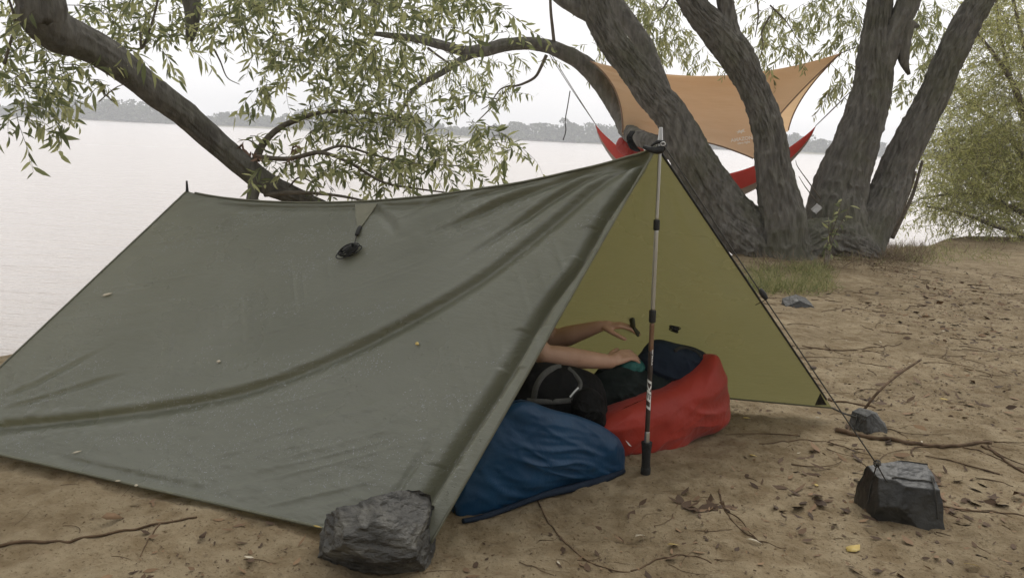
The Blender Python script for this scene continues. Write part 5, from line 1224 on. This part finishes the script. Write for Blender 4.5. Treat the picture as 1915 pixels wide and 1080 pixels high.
def in_tent(x_, y_):
    tri = np.array([A_[:2], APEX[:2] + [.1, -.1], R_[:2], D_[:2], B_[:2]]); ins = np.ones(len(x_), bool)
    for k in range(5):
        a, b = tri[k], tri[(k + 1) % 5]; ins &= ((b[0] - a[0]) * (y_ - a[1]) - (b[1] - a[1]) * (x_ - a[0])) > 0
    return ins
def scatter(n, x0, x1, y0, y1, power=1.0, thr=-.1, sd=0):
    X = rg.uniform(x0, x1, n * 4); Yv = y0 + (y1 - y0) * rg.uniform(0, 1, n * 4) ** power
    keep = (shore_d(X, Yv) > .3) & ~in_tent(X, Yv) & (fbm(xyz(X * 1.3 + sd, Yv * 1.3, 0 * X), 3) + rg.uniform(-.25, .25, len(X)) > thr)
    X, Yv = X[keep][:n], Yv[keep][:n]; return X, Yv, ground_h(X, Yv)
A = []
for (n, x0, x1, y0, y1, pw, lmin, lmax) in ((420, -1.6, 1.9, 1.8, 3.3, 1, .015, .05), (2600, .6, 5.5, 2.6, 9, 1.4, .02, .08), (9000, -1.6, 3.0, 1.8, 5, 1, .003, .013), (8000, .8, 6, 3.5, 9, 1, .008, .026)):
    X, Yv, Z = scatter(n, x0, x1, y0, y1, pw, .10 if lmax > .03 else -.02)
    for x_, y_, z_ in zip(X, Yv, Z):
        a = rg.uniform(0, 2 * PI); ln = lmin + (lmax - lmin) * rg.uniform() ** 1.7
        A.append((x_, y_, z_ + .003, math.cos(a), math.sin(a), rg.normal() * .15, *unit(rg.normal(size=3) * .35 + [0, 0, 1]), ln, ln * rg.uniform(.18, .65)))
A = np.array(A)
tag(obj('leaf_litter', leaf_mesh('leaf_litter', A, -.12), M['litter']), 'scattered dead brown leaves and crumbs on the sand', 'leaf litter', kind='stuff')
X, Yv, Z = scatter(60, -1.2, 4, 1.9, 7, 1, -.3, 9)
A = np.array([(x_, y_, z_ + .004, math.cos(a), math.sin(a), .05, *unit(rg.normal(size=3) * .3 + [0, 0, 1]), l_, l_ * .35) for x_, y_, z_, a, l_ in zip(X, Yv, Z, rg.uniform(0, 6.28, 60), rg.uniform(.015, .035, 60))])
tag(obj('pale_litter', leaf_mesh('pale_litter', A, -.1), M['pale']), 'small pale leaf scraps and shell bits on the sand', 'leaf litter', kind='stuff')
ac = Acc()
for (n, x0, x1, y0, y1, rmin, rmax, lmin, lmax) in ((90, -1.6, 2.2, 1.8, 3.4, .0007, .0018, .03, .16), (360, .9, 5.8, 2.9, 9.0, .0012, .0040, .06, .4)):
    X, Yv, Z = scatter(n, x0, x1, y0, y1, 1.2, -.15, 5)
    for x_, y_ in zip(X, Yv):
        a = rg.normal() * .55 if rg.uniform() < .7 else rg.uniform(0, 2 * PI); ln = rg.uniform(lmin, lmax); cv = rg.normal() * 1.2; t = np.linspace(-.5, .5, 9)
        hx = x_ + np.cumsum(np.cos(a + cv * t) * ln / 9); hy = y_ + np.cumsum(np.sin(a + cv * t) * ln / 9); r = rg.uniform(rmin, rmax)
        hz_ = ground_h(hx, hy); hz_ = np.maximum(hz_, np.linspace(hz_[0], hz_[-1], 9)) + r * .8
        ac.tube(np.stack([hx, hy, hz_], 1), np.linspace(r, r * .5, 9), n=9, seg=4, caps=False)
tag(obj('twig_litter', ac.mesh('twig_litter'), M['stick']), 'fine dry twigs scattered over the sand', 'twigs', kind='stuff')

# ------------------------------------------------------------------ haze over the lake
hb = np.array([(x_, y_, z_) for x_ in (-720, 720) for y_ in (-720, 720) for z_ in (-4.5, 18.0)])
hq = [(0, 1, 3, 2), (4, 6, 7, 5), (0, 4, 5, 1), (2, 3, 7, 6), (0, 2, 6, 4), (1, 5, 7, 3)]
hm = bpy.data.materials.new('haze'); hm.use_nodes = True; hm.node_tree.nodes.remove(hm.node_tree.nodes['Principled BSDF'])
pv = hm.node_tree.nodes.new('ShaderNodeVolumePrincipled'); pv.inputs['Density'].default_value = 0.0012; pv.inputs['Color'].default_value = (.93, .96, 1.0, 1); pv.inputs['Anisotropy'].default_value = 0.0
hm.node_tree.links.new(pv.outputs[0], hm.node_tree.nodes['Material Output'].inputs['Volume'])
tag(obj('haze', mesh_np('haze', hb, hq, None, False), hm), 'pale haze over the lake', 'haze', kind='stuff')
